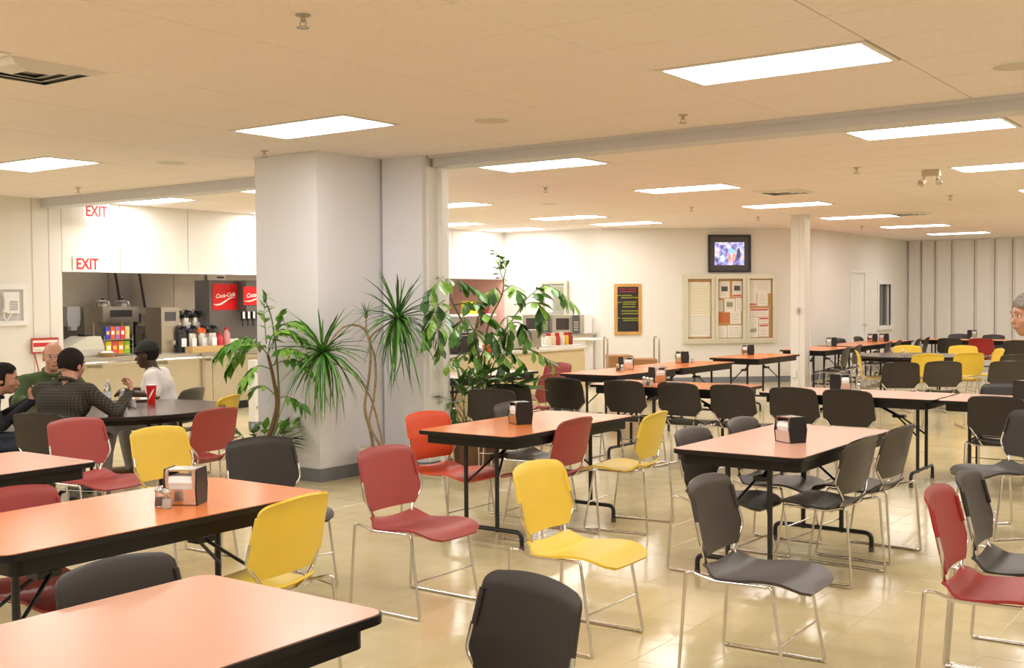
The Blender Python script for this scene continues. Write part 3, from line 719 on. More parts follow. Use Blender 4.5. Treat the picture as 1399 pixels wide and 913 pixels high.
# airpots
def airpot(px, py0, py1, xw, lab, lidc, bodyc, z0=None):
    p1 = kp(px, py0, xw); p0 = kp(px, py1, xw); h = .38
    z = CT if z0 is None else z0
    t = thing('airpot', lab, 'airpot', (xw, p1.y, z), 0, 'coffee airpots')
    MB().lathe([(.075,0),(.078,.01),(.078,.26),(.07,.275)], 18).build('body', bodyc, t, 40)
    MB().lathe([(.079,.27),(.08,.30),(.06,.335),(.03,.35)], 18).build('lid', lidc, t, 40)
    MB().tube([(0,0,.34),(.03,0,.37),(.13,0,.355),(.15,0,.32)], [.022,.02,.017,.012], 8).build('spout', BLACKP, t, 40)
    MB().prismx([(-.04,.08),(.04,.08),(.04,.2),(-.04,.2)], .070, .082).build('label_card', NAPKIN, t)
    MB().tube(arc((0,0,.30), .085, 20, 160, 6, 'yz'), .006, 6).build('handle', BLACKP, t, 40)
OR = mat('orange_lid', (0.8,0.13,0.02), .4)
SH = mat('shelf_riser', (0.50,0.44,0.30), .5)
yA = kp(232, 440, -13.62).y; yB2 = kp(273, 440, -13.62).y
tag(MB().box(-13.74, -13.50, yA, yB2, CT, CT+.22).build('riser', SH), 'low riser under the back row of airpots', 'riser')
for k, px in enumerate((239, 252.5, 266)): airpot(px, 415, 450, -13.62, '%s airpot in the raised back row' % ('left','middle','right')[k], BLACKP, STEEL, CT+.22)
airpot(246.5, 447, 475, -13.30, 'black-lidded airpot at the left of the front row', BLACKP, BLACKP)
airpot(260.5, 447, 475, -13.30, 'black-lidded airpot second in the front row', BLACKP, STEEL)
airpot(274.5, 441, 472, -13.30, 'orange-lidded airpot in the front row', OR, STEEL)
airpot(288, 441, 466, -13.22, 'black-lidded airpot at the right of the front row', BLACKP, STEEL)
y0, y1, _, _ = kbox(256, 300, 478, 468, -13.08)
t = thing('cardboard_tray', 'shallow tan box tray in front of the airpots', 'tray', (-13.05, (y0+y1)/2, CT)); hw = (y1-y0)/2
MB().box(-.08,.08,-hw,hw,0,.01).box(.07,.08,-hw,hw,.01,.085).box(-.08,-.07,-hw,hw,.01,.085).box(-.07,.07,-hw,-hw+.01,.01,.085).box(-.07,.07,hw-.01,hw,.01,.085).build('box', mat('tan_card',(0.62,0.42,0.18),.7), t)
MB().box(-.06,.06,-hw*.9,hw*.9,.01,.06).build('sachets', PAPER, t)
def bottle(px, xw, h, r, c, capc, lab):
    p = kp(px, 450, xw); t = thing('bottle', lab, 'bottle', (xw, p.y, CT), 0, 'bottles on the counter')
    MB().lathe([(r,0),(r,.01),(r,h*.72),(r*.5,h*.86),(r*.42,h*.92)], 14).build('body', c, t, 40); MB().lathe([(r*.6,h*.92),(r*.6,h),(r*.1,h+.002)], 12).build('cap', capc, t, 40)
KRED = mat('ketchup_red', (0.55,0.02,0.03), .35); KPNK = mat('syrup_pink', (0.65,0.25,0.22), .35)
bottle(300, -13.18, .27, .05, KRED, KRED, 'red sauce bottle left of the taller one'); bottle(309, -13.2, .34, .055, KPNK, KRED, 'tall pink bottle with a red cap')
for px, l in ((315,'left white canister beside the red bottles'),(322,'right white canister beside the red bottles')):
    p = kp(px, 452, -13.2); t = thing('canister', l, 'canister', (-13.2, p.y, CT), 0, 'white canisters')
    MB().lathe([(.045,0),(.048,.01),(.048,.13)], 14).build('body', WHITE, t, 40); MB().lathe([(.05,.13),(.05,.16),(.02,.17)], 14).build('lid', PAPER, t, 40)
p = kp(148, 478, -13.1); t = thing('bread_basket', 'tan basket with white paper on the counter edge', 'basket', (-13.13, p.y, CT)); t.scale = (.8,.8,.8)
MB().lathe([(.10,0),(.15,.07),(.155,.07),(.14,.06),(.10,.012)], 18).build('bowl', mat('wicker',(0.55,0.34,0.14),.7,bump=.6,bscale=200), t, 40)
MB().sphere((0,0,.06), .11, 8, (1,1,.35)).build('paper', NAPKIN, t, 60)
# cola fountain
COLA = mat('cola_red', (0.72,0.012,0.014), .35); CREAMT = mat('script_white', (0.88,0.84,0.78), .4)
xw = -13.3; y0, y1, z0, z1 = kbox(288, 372, 462, 384, xw)
t = thing('drink_fountain', 'grey soft drink fountain with two red cola panels', 'drink machine', (xw, (y0+y1)/2, CT)); hw = (y1-y0)/2; h = z1-CT
FG = mat('fountain_grey', (0.16,0.15,0.14), .4, .3)
MB().box(-.35,-.02,-hw,hw,0,h).build('body', FG, t)
MB().box(-.02,.16,-hw*.1,hw,h*.55,h).build('dispensing_head', FG, t)
MB().box(-.02,.20,-hw*.1,hw,0,.06).build('drip_tray', STEEL, t)
def cola(px0, px1, py0, py1, xp, nm):
    a0, a1, b0, b1 = kbox(px0, px1, py1, py0, xp); yc0 = (y0+y1)/2
    lx = xp-xw
    b = MB().box(lx-.01, lx, a0-yc0, a1-yc0, b0-CT, b1-CT).build('sign_panel', COLA, t)
    W = a1-a0; mid = (a0+a1)/2-yc0; zc = (b0+b1)/2-CT; H2 = b1-b0
    text('Coca-Cola', W*.185, CREAMT, b, 'lettering', facing((lx+.001, mid, zc+H2*.06), (0,1,.10), (0,-.10,1)), .001, .35, .0022)
    sw = []; n = 14
    for i in range(n+1):
        q = i/n; yy = mid-W*.5+W*.95*q; zz = zc-H2*.22+H2*.10*math.sin(q*5.0+3.6)+H2*.12*q; th = H2*.10*math.sin(PI*min(1,q*1.02)*.97+.05)*(1-.45*q)
        sw.append((yy, zz, max(.001, th)))
    vs = [(lx+.002, s[0], s[1]-s[2]/2) for s in sw]+[(lx+.002, s[0], s[1]+s[2]/2) for s in sw]
    MB().add(vs, [(i, i+1, n+2+i, n+1+i) for i in range(n)]).build('wave', CREAMT, b)
cola(291, 324, 388, 424, xw-.01, 'left'); cola(333, 366, 392, 417, xw+.17, 'right')
for k, px in enumerate((331, 338, 345, 352)):
    a = kp(px, 430, xw+.17); ly = a.y-(y0+y1)/2
    v = MB().box(.16,.20,ly-.02,ly+.02,h*.42,h*.55).tube([(.18,ly,h*.42),(.18,ly,h*.34)], .012, 8).build('nozzle', BLACKP, t)
    MB().box(.201,.206,ly-.018,ly+.018,h*.45,h*.55).build('flavour_badge', NAPKIN if k < 3 else COLA, v)
# paper notice above the fountain, white shelf
a0,a1,b0,b1 = kbox(287, 311, 390, 375, -14.9); n = tag(MB().box(-14.97,-14.95,a0,a1,b0,b1).build('notice', PAPER), 'white paper notice on the steel wall above the cola fountain', 'notice')
MB().box(-14.95,-14.948,a0+(a1-a0)*.5,a1-(a1-a0)*.1,b1-(b1-b0)*.35,b1-(b1-b0)*.2).build('print', DGREY, n)
# exit signs
def exit_sign(px0, px1, py0, py1, xp, lab, glow, hang):
    a0,a1,b0,b1 = kbox(px0,px1,py1,py0,xp)
    t = thing('exit_sign', lab, 'exit sign', (xp, (a0+a1)/2, b0), 0, 'exit signs'); W = (a1-a0)/2; H = b1-b0
    MB().box(-.05 if hang else -.012,0,-W,W,0,H).build('box', mat('sign_white', (0.85,0.82,0.76), .5, emit=(1,.85,.75), estr=.35) if glow else WHITE, t)
    text('EXIT', H*(.92 if glow else 1.0), REDSIGN, t, 'lettering', facing((.002,0,H*.47),(0,1,0)) @ Matrix.Diagonal((.80,1,1,1)), .001, 0, .004)
    if hang: MB().tube([(-.025,0,H),(-.025,0,CEIL-b0)], .01, 8).build('stem', WHITE, t)
exit_sign(114, 149, 279, 299, -12.75, 'hanging exit sign near the ceiling light', True, True)
exit_sign(100, 138, 351, 371, -12.985, 'exit sign flat on the header above the kitchen opening', False, False)
# telephone niche, seams and poster on the left wall
a0,a1,b0,b1 = kbox(-12, 36, 446, 389, XL)
t = thing('wall_telephone', 'pale wall telephone in a shallow framed niche at the left edge', 'telephone', (XL, (a0+a1)/2, (b0+b1)/2)); W=(a1-a0)/2; H=(b1-b0)/2
MB().box(0,.03,-W,-W+.06,-H,H).box(0,.03,W-.06,W,-H,H).box(0,.03,-W+.06,W-.06,H-.06,H).box(0,.03,-W+.06,W-.06,-H,-H+.06).build('frame', WHITE, t)
MB().box(0,.008,-W+.06,W-.06,-H+.06,H-.06).build('back_plate', mat('niche_grey',(0.60,0.58,0.58),.5), t)
MB().box(.008,.06,-.06,.10,-.10,.16).build('phone_body', WHITE, t); MB().tube([(.07,-.10,.15),(.09,-.10,.08),(.09,-.10,-.02),(.07,-.10,-.08)], [.028,.018,.018,.028], 10).build('handset', WHITE, t, 50)
MB().tube([(.06,-.10,-.08),(.07,-.11,-.15),(.07,-.07,-.19),(.06,-.03,-.14),(.06,0,-.10)], .008, 6).build('cord', WHITE, t, 50)
kpd = MB()
for r in range(4):
    for c in range(3): kpd.box(.06,.066,-.02+c*.035,.005+c*.035,-.06+r*.03,-.04+r*.03)
kpd.build('keypad', mat('key_grey',(0.45,0.44,0.42),.5), t)
struct(MB().box(XL,XL+.004,kp(45,400,XL).y-.006,kp(45,400,XL).y+.006,.11,CEIL).box(XL,XL+.004,kp(68,400,XL).y-.004,kp(68,400,XL).y+.004,.11,CEIL).build('trim_5', mat('seam',(0.60,0.57,0.50),.6)), 'thin vertical wall seams')
a0,a1,b0,b1 = kbox(43, 79, 500, 461, XL+.03); W=(a1-a0)/2; H=(b1-b0)
t = thing('poster_stand', 'red and white poster on a thin red stand behind the man in green', 'poster', (XL+.03, (a0+a1)/2, 0))
pb = MB().box(0,.015,-W,W,b0+H*.45,b1).build('board', mat('poster_red',(0.50,0.05,0.04),.5), t)
MB().box(.015,.017,-W*.93,W*.93,b0+H*.5,b1-.03).build('print_area', PAPER, pb); MB().box(.017,.018,-W*.9,W*.9,b1-.11,b1-.06).build('headline', REDSIGN, pb)
for k,(q0,q1) in enumerate(((-.8,-.3),(-.2,.35),(.45,.85))): MB().box(.017,.018,W*q0,W*q1,b0+H*.55,b1-.15).build('picture', (DGREY, CARD, mat('poster_olive',(0.3,0.26,0.12),.6))[k], pb)
for s in (-1,1): MB().tube([(.0,s*W*.8,b0+H*.5),(.02,s*W*.55,.75),(.05,s*W*.8,.0)], .008, 6).build('stand_leg', MATS['poster_red'], t, 50)
# half-height white panel between kitchen and pillar
pw = at(349, 587, 0)
t = thing('partition_post', 'low white panel with two screw caps left of the pillar', 'panel', (pw.x, pw.y, 0))
MB().box(-.06,.06,-.05,.05,.10,.86).build('panel', WHITE, t); MB().box(-.065,.065,-.055,.055,0,.10).build('base', BASEG, t)
for zz in (.28,.72): MB().tube([(.06,-.02,zz),(.068,-.02,zz)], .016, 10).build('screw_cap', STEELD, t)

# island serving counter
t = thing('serving_island', 'cream serving counter with a rounded end behind the plants', 'counter', (0,0,0))
ol = [(-9.25,9.3),(-8.50,9.3)]+[(-8.75+.25*math.cos(math.radians(a)),13.45+.25*math.sin(math.radians(a))) for a in range(0,91,15)]+[(-9.25,13.7)]
MB().prism(ol, .10, .88).build('front', CREAM, t, 40)
ol2 = [(-9.28,9.28),(-8.46,9.28)]+[(-8.75+.29*math.cos(math.radians(a)),13.45+.29*math.sin(math.radians(a))) for a in range(0,91,15)]+[(-9.28,13.74)]
MB().prism(ol2, .88, .91).build('worktop', mat('island_top',(0.85,0.80,0.68),.25), t, 40); MB().prism([(-9.2,9.35),(-8.58,9.35),(-8.58,13.5),(-9.2,13.5)], 0, .10).build('plinth', DGREY, t)
IZ = .91
def isl(px, off=.3): p = kp(px, 480, -8.5-off); return p.y
t = thing('steel_warmer', 'plain stainless warmer box with two knobs on the serving counter', 'food warmer', (-8.85, isl(711,.35), IZ))
MB().box(-.18,.18,-.24,.24,.015,.24).build('body', STEEL, t); MB().box(-.19,.19,-.25,.25,.24,.26).build('lid', STEEL, t)
for s in (-.12,.14): MB().lathe([(.006,.26),(.006,.30),(.022,.305),(.022,.32),(.004,.325)], 10, (0,s,0)).build('knob', BLACKP, t, 40)
for sx in (-.15,.15):
    for sy in (-.2,.2): MB().lathe([(.015,0),(.015,.015)], 8, (sx,sy,0)).build('foot', BLACKP, t)
t = thing('toaster_oven', 'black toaster oven at the left end of the serving counter', 'oven', (-8.85, isl(622,.35), IZ))
MB().box(-.2,.2,-.2,.2,.015,.26).build('body', BLACKP, t); MB().box(.2,.21,-.17,.08,.05,.22).build('door', mat('oven_glass',(0.05,0.04,0.04),.1), t); MB().tube([(.22,-.15,.23),(.22,.06,.23)], .008, 6).build('handle', CHROME, t)
for zz in (.07,.13,.19): MB().tube([(.2,.14,zz),(.225,.14,zz)], .018, 10).build('dial', CHROME, t)
ty = isl(766,.3)
t = thing('condiment_tray', 'pale tray at the right end of the serving counter', 'tray', (-8.85, ty, IZ)); MB().prism(rrect(-.2,.2,-.36,.36,.04), 0, .015).build('base', NAPKIN, t); MB().prism(rrect(-.21,.21,-.37,.37,.05), .015, .02).build('rim', NAPKIN, t)
jc = [('white',(0.85,0.80,0.70)),('cream',(0.85,0.70,0.45)),('red',(0.5,0.05,0.03)),('white',(0.85,0.82,0.74)),('yellow',(0.85,0.55,0.03)),('maroon',(0.35,0.04,0.03))]
for k,(nm,c) in enumerate(jc):
    t = thing('condiment_jar', '%s condiment jar, %s from the left on the pale tray' % (nm, ORD[k] if k else 'first'), 'jar', (-8.82, ty-.28+.11*k, IZ+.02), 0, 'condiment jars')
    MB().lathe([(.042,0),(.045,.01),(.045,.12),(.03,.14)], 14).build('body', mat('jar_'+nm, c, .3), t, 40); MB().lathe([(.034,.14),(.034,.175),(.01,.18)], 12).build('lid', KRED if k % 2 == 0 else mat('jar_'+nm,c,.3), t, 40)
for k, px in enumerate((650, 686)):
    t = thing('plate_stack', ('left','right')[k]+' stack of white plates on the serving counter behind the palm', 'plates', (-8.8, isl(px,.3), IZ), 0, 'plate stacks')
    for q in range(4): MB().lathe([(.06,.015*q),(.10,.015*q+.012),(.104,.015*q+.014),(.06,.015*q+.006)], 20).build('plate', NAPKIN, t, 40)
t = thing('orange_basket', 'small orange basket behind the palm leaves', 'basket', (-8.72, isl(668,.22), IZ)); MB().lathe([(.06,0),(.085,.09),(.09,.09),(.075,.02)], 16).build('bowl', OR, t, 40); MB().tube(arc((0,0,.09),.085,0,180,8,'yz'), .006, 6).build('handle', OR, t, 40)

# serving line along the kitchen wall
t = thing('serving_line', 'white serving line with a raised shelf under the pink wall', 'counter', (0,0,0))
MB().box(-13.7,-12.95,13.2,17.6,.1,.88).build('base', WHITE, t); MB().box(-13.75,-12.9,13.2,17.65,.88,.92).build('worktop', STEEL, t)
MB().box(-13.6,-13.05,13.3,17.55,1.27,1.31).build('shelf', WHITE, t); MB().box(-13.6,-13.56,13.3,17.55,.92,1.27).build('shelf_back', WHITE, t)
for yy in (13.35,14.7,16.1,17.45): MB().box(-13.10,-13.06,yy,yy+.04,.92,1.27).build('shelf_post', CHROME, t)
MB().box(-13.6,-13.05,13.2,17.6,0,.1).build('plinth', DGREY, t)
t = thing('yellow_bag', 'yellow paper bag on the white shelf behind the palm', 'bag', (-13.3, kp(641,432,-13.3).y, 1.31)); MB().prism(rrect(-.09,.09,-.16,.16,.03), 0, .22).build('bag_body', mat('bag_yellow',(0.75,0.62,0.05),.6), t); MB().prism(rrect(-.07,.07,-.14,.14,.02), .22, .25).build('folded_top', MATS['bag_yellow'], t)
t = thing('red_funnel', 'small red plastic caddy on the white shelf', 'caddy', (-13.3, kp(663,432,-13.3).y, 1.31)); MB().lathe([(.04,0),(.10,.12),(.105,.12),(.09,.10),(.05,.02)], 14).build('cup', KRED, t, 40); MB().tube(arc((0,0,.11),.10,0,180,8,'yz'), .008, 6).build('handle', KRED, t, 40)

# back counter with microwaves
t = thing('microwave_counter', 'pale counter under the microwaves at the back wall', 'counter', (0,0,0))
MB().box(-12.86,-10.95,17.05,17.7,.1,.92).build('cabinet', WHITE, t); MB().box(-12.88,-10.88,17.0,17.74,.92,.955).build('worktop', STEEL, t); MB().box(-12.85,-11.0,17.1,17.7,0,.1).build('plinth', DGREY, t)
MB().box(-11.35,-10.98,17.3,17.72,.955,1.30).build('end_box', WHITE, t)
for k in range(3): MB().box(-12.84+k*.63,-12.23+k*.63,17.03,17.05,.14,.90).build('door', WHITE, t)
for k, px in enumerate((732, 773)):
    p = aty(px, 17.2); t = thing('microwave_oven', ('left','right')[k]+' stainless microwave on the back counter', 'microwave', (p.x, 17.32, .955), math.radians(14), 'microwave ovens')
    MB().box(-.26,.26,-.18,.22,.012,.34).build('body', STEELD, t)
    d = MB().box(-.26,.12,-.20,-.18,.02,.335).build('door', STEEL, t); MB().box(-.19,.06,-.204,-.20,.07,.28).build('pane', mat('oven_glass',(0.05,0.04,0.04),.1), d); MB().tube([(.09,-.225,.06),(.09,-.225,.30)], .010, 8).build('handle', CHROME, d, 50)
    cpn = MB().box(.125,.26,-.20,-.18,.02,.335).build('control_panel', DGREY, t)
    for r in range(4): MB().box(.15,.235,-.205,-.20,.06+r*.045,.085+r*.045).build('button', STEEL, cpn)
    for sx in (-.2,.2): MB().box(sx-.02,sx+.02,-.15,.15,0,.012).build('foot', BLACKP, t)
# framed display over the microwaves
a = aty(740, YB); b2 = aty(777, YB)
zb = lambda py, P: CAM_H + (P.xy.length/ray(758,410).xy.length)*ray(758,py).z
t = thing('framed_display', 'grey framed display panel on the wall above the microwaves', 'picture', (0,0,0)); z0, z1 = zb(434,a), zb(384,a)
MB().box(a.x,b2.x,YB-.05,YB,z0,z1).build('backing', mat('display_grey',(0.42,0.41,0.36),.3), t)
MB().box(a.x,a.x+.06,YB-.07,YB-.05,z0,z1).box(b2.x-.06,b2.x,YB-.07,YB-.05,z0,z1).box(a.x+.06,b2.x-.06,YB-.07,YB-.05,z1-.06,z1).box(a.x+.06,b2.x-.06,YB-.07,YB-.05,z0,z0+.06).build('frame', ALU, t)
MB().box(a.x+.12,(a.x+b2.x)/2-.02,YB-.053,YB-.05,z0+.1,z1-.1).build('sheet', PAPER, t); MB().box((a.x+b2.x)/2+.03,b2.x-.1,YB-.053,YB-.05,z0+.14,z1-.12).build('sheet', mat('sheet_olive',(0.34,0.35,0.24),.6), t)
# tray ledge and platform cart
p = aty(812, 17.0)
t = thing('tray_shelf', 'white fold-down tray shelf right of the microwaves', 'shelf', (-10.86, 16.85, 0)); MB().box(0,.55,-.1,.35,.86,.885).build('board', WHITE, t); MB().prismx([(0,.62),(.03,.62),(.3,.84),(.3,.86),(0,.86)], .25,.28).build('bracket', WHITE, t)
for sx in (.03,.5): MB().tube([(sx,-.06,0),(sx,-.06,.86)], .014, 8).build('leg', STEEL, t, 50)
pc = atd(862, 17.6); 
t = thing('platform_cart', 'platform cart with bent tube handles by the slanted wall', 'cart', (pc.x, pc.y, 0), math.radians(38))
MB().box(-.42,.42,-.28,.28,.14,.18).build('platform', STEELD, t)
for s in (-.40,.40): MB().tube(fillet([(s,-.24,.16),(s,-.24,.98),(s,.24,.98),(s,.24,.16)], .08, 5), .014, 8).build('handle', STEEL, t, 50)
for sx in (-.33,.33):
    for sy in (-.2,.2): MB().tube([(sx,sy-.02,.065),(sx,sy+.02,.065)], .065, 14).box(sx-.02,sx+.02,sy-.03,sy+.03,.11,.14).build('wheel', BLACKP, t, 40)
def carton(lx, ly, w, d, h, z, lab):
    c, s = math.cos(math.radians(38)), math.sin(math.radians(38))
    t = thing('cardboard_box', lab, 'box', (pc.x+c*lx-s*ly, pc.y+s*lx+c*ly, z), math.radians(38), 'boxes on the cart')
    MB().box(-w/2,w/2,-d/2,d/2,0,h).build('body', CARD, t); MB().box(-w/2-.004,w/2+.004,-d/2-.004,d/2+.004,h-.06,h+.003).build('lid', CARD, t)
carton(-.19,0,.36,.46,.52,.18,'left brown cardboard box on the platform cart'); carton(.19,0,.36,.44,.46,.18,'right brown cardboard box on the platform cart')

# ------------------------------------------------------------------ slanted wall: menu board, television, bulletin board
def dwp(px, py):                 # (distance along the slanted wall, height) at a pixel
    d = ray(px, py); t = dn.dot(DA)/dn.dot(Vector((d.x,d.y,0))); P = Vector((d.x*t, d.y*t, CAM_H+d.z*t)); return (Vector((P.x,P.y,0))-DA).dot(dd), P.z
DROT = math.atan2(dd.y, dd.x)    # local x along the wall, local -y into the room
def on_wall(name, label, cat, s, z): 
    p = DA+dd*s; return thing(name, label, cat, (p.x, p.y, z), DROT)
s0,zt = dwp(839,388); s1,zb_ = dwp(876,457); W=(s1-s0)/2; H=zt-zb_
t = on_wall('menu_board', 'black chalk menu board in an oak frame', 'menu board', (s0+s1)/2, zb_)
MB().box(-W+.02,W-.02,-.02,-.004,.02,H-.02).build('slate', mat('slate',(0.018,0.015,0.016),.6), t)
f = .055
for q in ((-W,-W+f,0,H),(W-f,W,0,H),(-W+f,W-f,0,f),(-W+f,W-f,H-f,H)): MB().box(q[0],q[1],-.035,0,q[2],q[3]).build('frame_rail', WOOD, t)
YC = mat('yellow_chalk',(0.50,0.52,0.03),.8); RC = mat('red_chalk',(0.55,0.03,0.08),.8)
random.seed(3)
def scribble(u0, u1, v, m, amp=.012, nm='chalk_line'):
    x0_, x1_ = -W+2*W*u0, -W+2*W*u1; zc = H*(1-v); n = max(6, int((x1_-x0_)/.018)); P=[]
    for i in range(n+1): P.append((x0_+(x1_-x0_)*i/n, -.022, zc+amp*(1 if i % 2 else -1)*random.uniform(.4,1)))
    MB().tube(P, .0055, 4).build(nm, m, t)
scribble(.15,.45,.105,RC,.016); scribble(.52,.80,.11,RC,.016)
scribble(.18,.80,.155, RC, .004)
for u0,u1,v in ((.10,.24,.23),(.28,.64,.23),(.26,.60,.275),(.62,.90,.27),(.10,.26,.365),(.32,.82,.36),(.32,.55,.40),(.60,.78,.40),(.30,.78,.455),(.27,.92,.535),(.27,.92,.585),(.10,.20,.675),(.28,.88,.68),(.32,.95,.72)): scribble(u0,u1,v,YC)
# television
s0,zt = dwp(967,321); s1,zb_ = dwp(1025,372); W=(s1-s0)/2; H=zt-zb_
t = on_wall('television', 'boxy television set into the wall above the bulletin board', 'television', (s0+s1)/2, zb_)
b=.035
MB().box(-W,W,-.05,0,0,b).box(-W,W,-.05,0,H-b,H).box(-W,-W+b,-.05,0,b,H-b).box(W-b,W,-.05,0,b,H-b).build('surround', BLACKM, t)
CAS = mat('tv_casing',(0.07,0.062,0.055),.4)
sx, sz0, sz1 = W*.70, H*.19, H*.80
MB().box(-W+b,W-b,-.03,0,b,sz0).box(-W+b,W-b,-.03,0,sz1,H-b).box(-W+b,-sx,-.03,0,sz0,sz1).box(sx,W-b,-.03,0,sz0,sz1).build('casing', CAS, t)
sm = bpy.data.materials.new('tv_screen'); sm.use_nodes = True; nt = sm.node_tree; bs = nt.nodes['Principled BSDF']
tc = nt.nodes.new('ShaderNodeTexCoord'); mp = nt.nodes.new('ShaderNodeMapping'); mp.inputs['Location'].default_value=(.35,.2,.1)
vo = nt.nodes.new('ShaderNodeTexNoise'); vo.inputs['Scale'].default_value = 9; vo.inputs['Detail'].default_value = 2
rp = nt.nodes.new('ShaderNodeValToRGB'); e = rp.color_ramp.elements
e[0].position=.33; e[0].color=(.10,.10,.28,1); e[1].position=.72; e[1].color=(.65,.75,1,1)
for ps, cl in ((.44,(.38,.36,.75,1)),(.50,(.60,.66,1,1)),(.57,(.9,.5,.45,1)),(.62,(.95,.85,.9,1))): k_ = e.new(ps); k_.color = cl
nt.links.new(tc.outputs['Object'], mp.inputs[0]); nt.links.new(mp.outputs[0], vo.inputs['Vector']); nt.links.new(vo.outputs['Fac'], rp.inputs[0]); nt.links.new(rp.outputs[0], bs.inputs['Emission Color'])
bs.inputs['Emission Strength'].default_value = 1.0; bs.inputs['Base Color'].default_value=(.05,.05,.08,1); bs.inputs['Roughness'].default_value=.15
scr = MB().box(-sx,sx,-.018,0,sz0,sz1).build('screen', sm, t)
for q,(u,v,w_,h_,c) in enumerate(((.0,.34,.10,.36,(.9,.25,.2)),(.30,.36,.11,.40,(.95,.3,.25)),(-.45,.30,.14,.3,(.6,.85,.95)),(.14,.62,.12,.22,(.15,.65,.85)),(.62,.5,.13,.5,(.06,.06,.12)))):
    mm = mat('screen_shape_%d' % q, c, .3, emit=c, estr=.8)
    P = [(sx*u+sx*w_*math.cos(2*PI*k/12)*(1+.2*math.sin(3*k)), sz0+(sz1-sz0)*(v+h_/2*math.sin(2*PI*k/12))) for k in range(12)]
    MB().add([(p[0],-.0195,p[1]) for p in P], [tuple(range(12))]).build('screen_image', mm, scr)
# bulletin board
s0,zt = dwp(932,375); s1,zb_ = dwp(1060,468); W=(s1-s0)/2; H=zt-zb_
t = on_wall('bulletin_board', 'glazed three-door bulletin board with pinned papers', 'notice board', (s0+s1)/2, zb_)
MB().box(-W+.02,W-.02,-.02,-.002,.02,H-.02).build('cork', CORK, t)
f=.06
for q in ((-W,-W+f,0,H),(W-f,W,0,H),(-W+f,W-f,0,f),(-W+f,W-f,H-f,H)): MB().box(q[0],q[1],-.075,0,q[2],q[3]).build('frame_rail', ALU, t)
PW = (2*W)/3
for k in range(3):
    x0_, x1_ = -W+PW*k+(.035 if k else f), -W+PW*(k+1)-(.035 if k < 2 else f)
    d = MB()
    g_=.028
    d.box(x0_-.02,x0_+g_,-.085,-.06,f-.02,H-f+.02).box(x1_-g_,x1_+.02,-.085,-.06,f-.02,H-f+.02).box(x0_+g_,x1_-g_,-.085,-.06,f-.02,f+g_).box(x0_+g_,x1_-g_,-.085,-.06,H-f-g_,H-f+.02)
    dr_ = d.build('door', ALU, t)
    if k: MB().box(x0_-.045,x0_-.02,-.07,0,f,H-f).build('mullion', ALU, t)
    MB().tube([((x1_-g_/2),-.085,H*.5),((x1_-g_/2),-.097,H*.5)], .014, 10).build('lock', STEELD, dr_)
# sheets: board, u0,u1,v0,v1 (from the top left of each door), colour
SHT = [(0,.06,.96,.05,.97,'p'),(0,.14,.97,.09,.62,'c'),(1,.10,.50,.04,.32,'p'),(1,.60,.97,.04,.30,'p'),(1,.02,.24,.36,.55,'g'),(1,.30,.70,.33,.56,'p'),(1,.72,.98,.32,.55,'p'),(1,.02,.50,.57,.74,'o'),(1,.52,.95,.55,.76,'p'),(1,.02,.40,.79,.99,'p'),(1,.42,.98,.78,.99,'p'),
       (2,.02,.34,.02,.45,'p'),(2,.32,.93,.02,.25,'p'),(2,.38,.80,.25,.46,'p'),(2,.08,.84,.50,.64,'r'),(2,.44,.84,.65,.76,'r'),(2,.02,.42,.65,.99,'p'),(2,.44,.84,.77,.98,'r')]
SM = {'p':PAPER,'c':mat('cream_sheet',(0.86,0.80,0.60),.6),'g':mat('grey_sheet',(0.62,0.62,0.55),.6),'o':mat('rust_card',(0.55,0.17,0.06),.6),'r':mat('pinkish_sheet',(0.86,0.78,0.74),.6)}
INK = mat('print_grey',(0.45,0.42,0.38),.7)
for q,(k,u0,u1,v0,v1,c) in enumerate(SHT):
    x0_, x1_ = -W+PW*k+(.05 if k else .07), -W+PW*(k+1)-(.05 if k < 2 else .07); z0_, z1_ = .09, H-.09
    X0, X1 = x0_+(x1_-x0_)*u0, x0_+(x1_-x0_)*u1; Z1, Z0 = z1_-(z1_-z0_)*v0, z1_-(z1_-z0_)*v1; dy = -.022-.0015*(q % 4)
    sh = MB().box(X0,X1,dy,dy+.001,Z0,Z1).build('notice_sheet', SM[c], t)
    if c in 'pcr':
        ln = MB(); zz = Z1-.04
        while zz > Z0+.04: ln.box(X0+.03, X1-.03-.04*random.random(), dy-.0005, dy, zz-.006, zz); zz -= .035
        if ln.v: ln.build('print', INK, sh)
    if c == 'r' or q in (3,11): MB().box(X0+.01,X1-.01,dy-.0008,dy,Z1-.035 if c=='r' else Z0+.01,Z1-.012 if c=='r' else Z0+.035).build('red_bar', REDSIGN, sh)
    if q in (2,3,5): MB().box((X0+X1)/2-.06,(X0+X1)/2+.06,dy-.0008,dy,(Z0+Z1)/2-.03,(Z0+Z1)/2+.06).build('photo', DGREY if q != 5 else mat('photo_olive',(0.3,0.32,0.2),.5), sh)
    if q == 16:
        P_ = [(X0+.04+(X1-X0-.08)*i/9, dy-.003, Z0+.13+(.035 if i % 2 else -.035)) for i in range(10)]
        MB().tube(P_, .006, 4).build('bold_print', DGREY, sh)

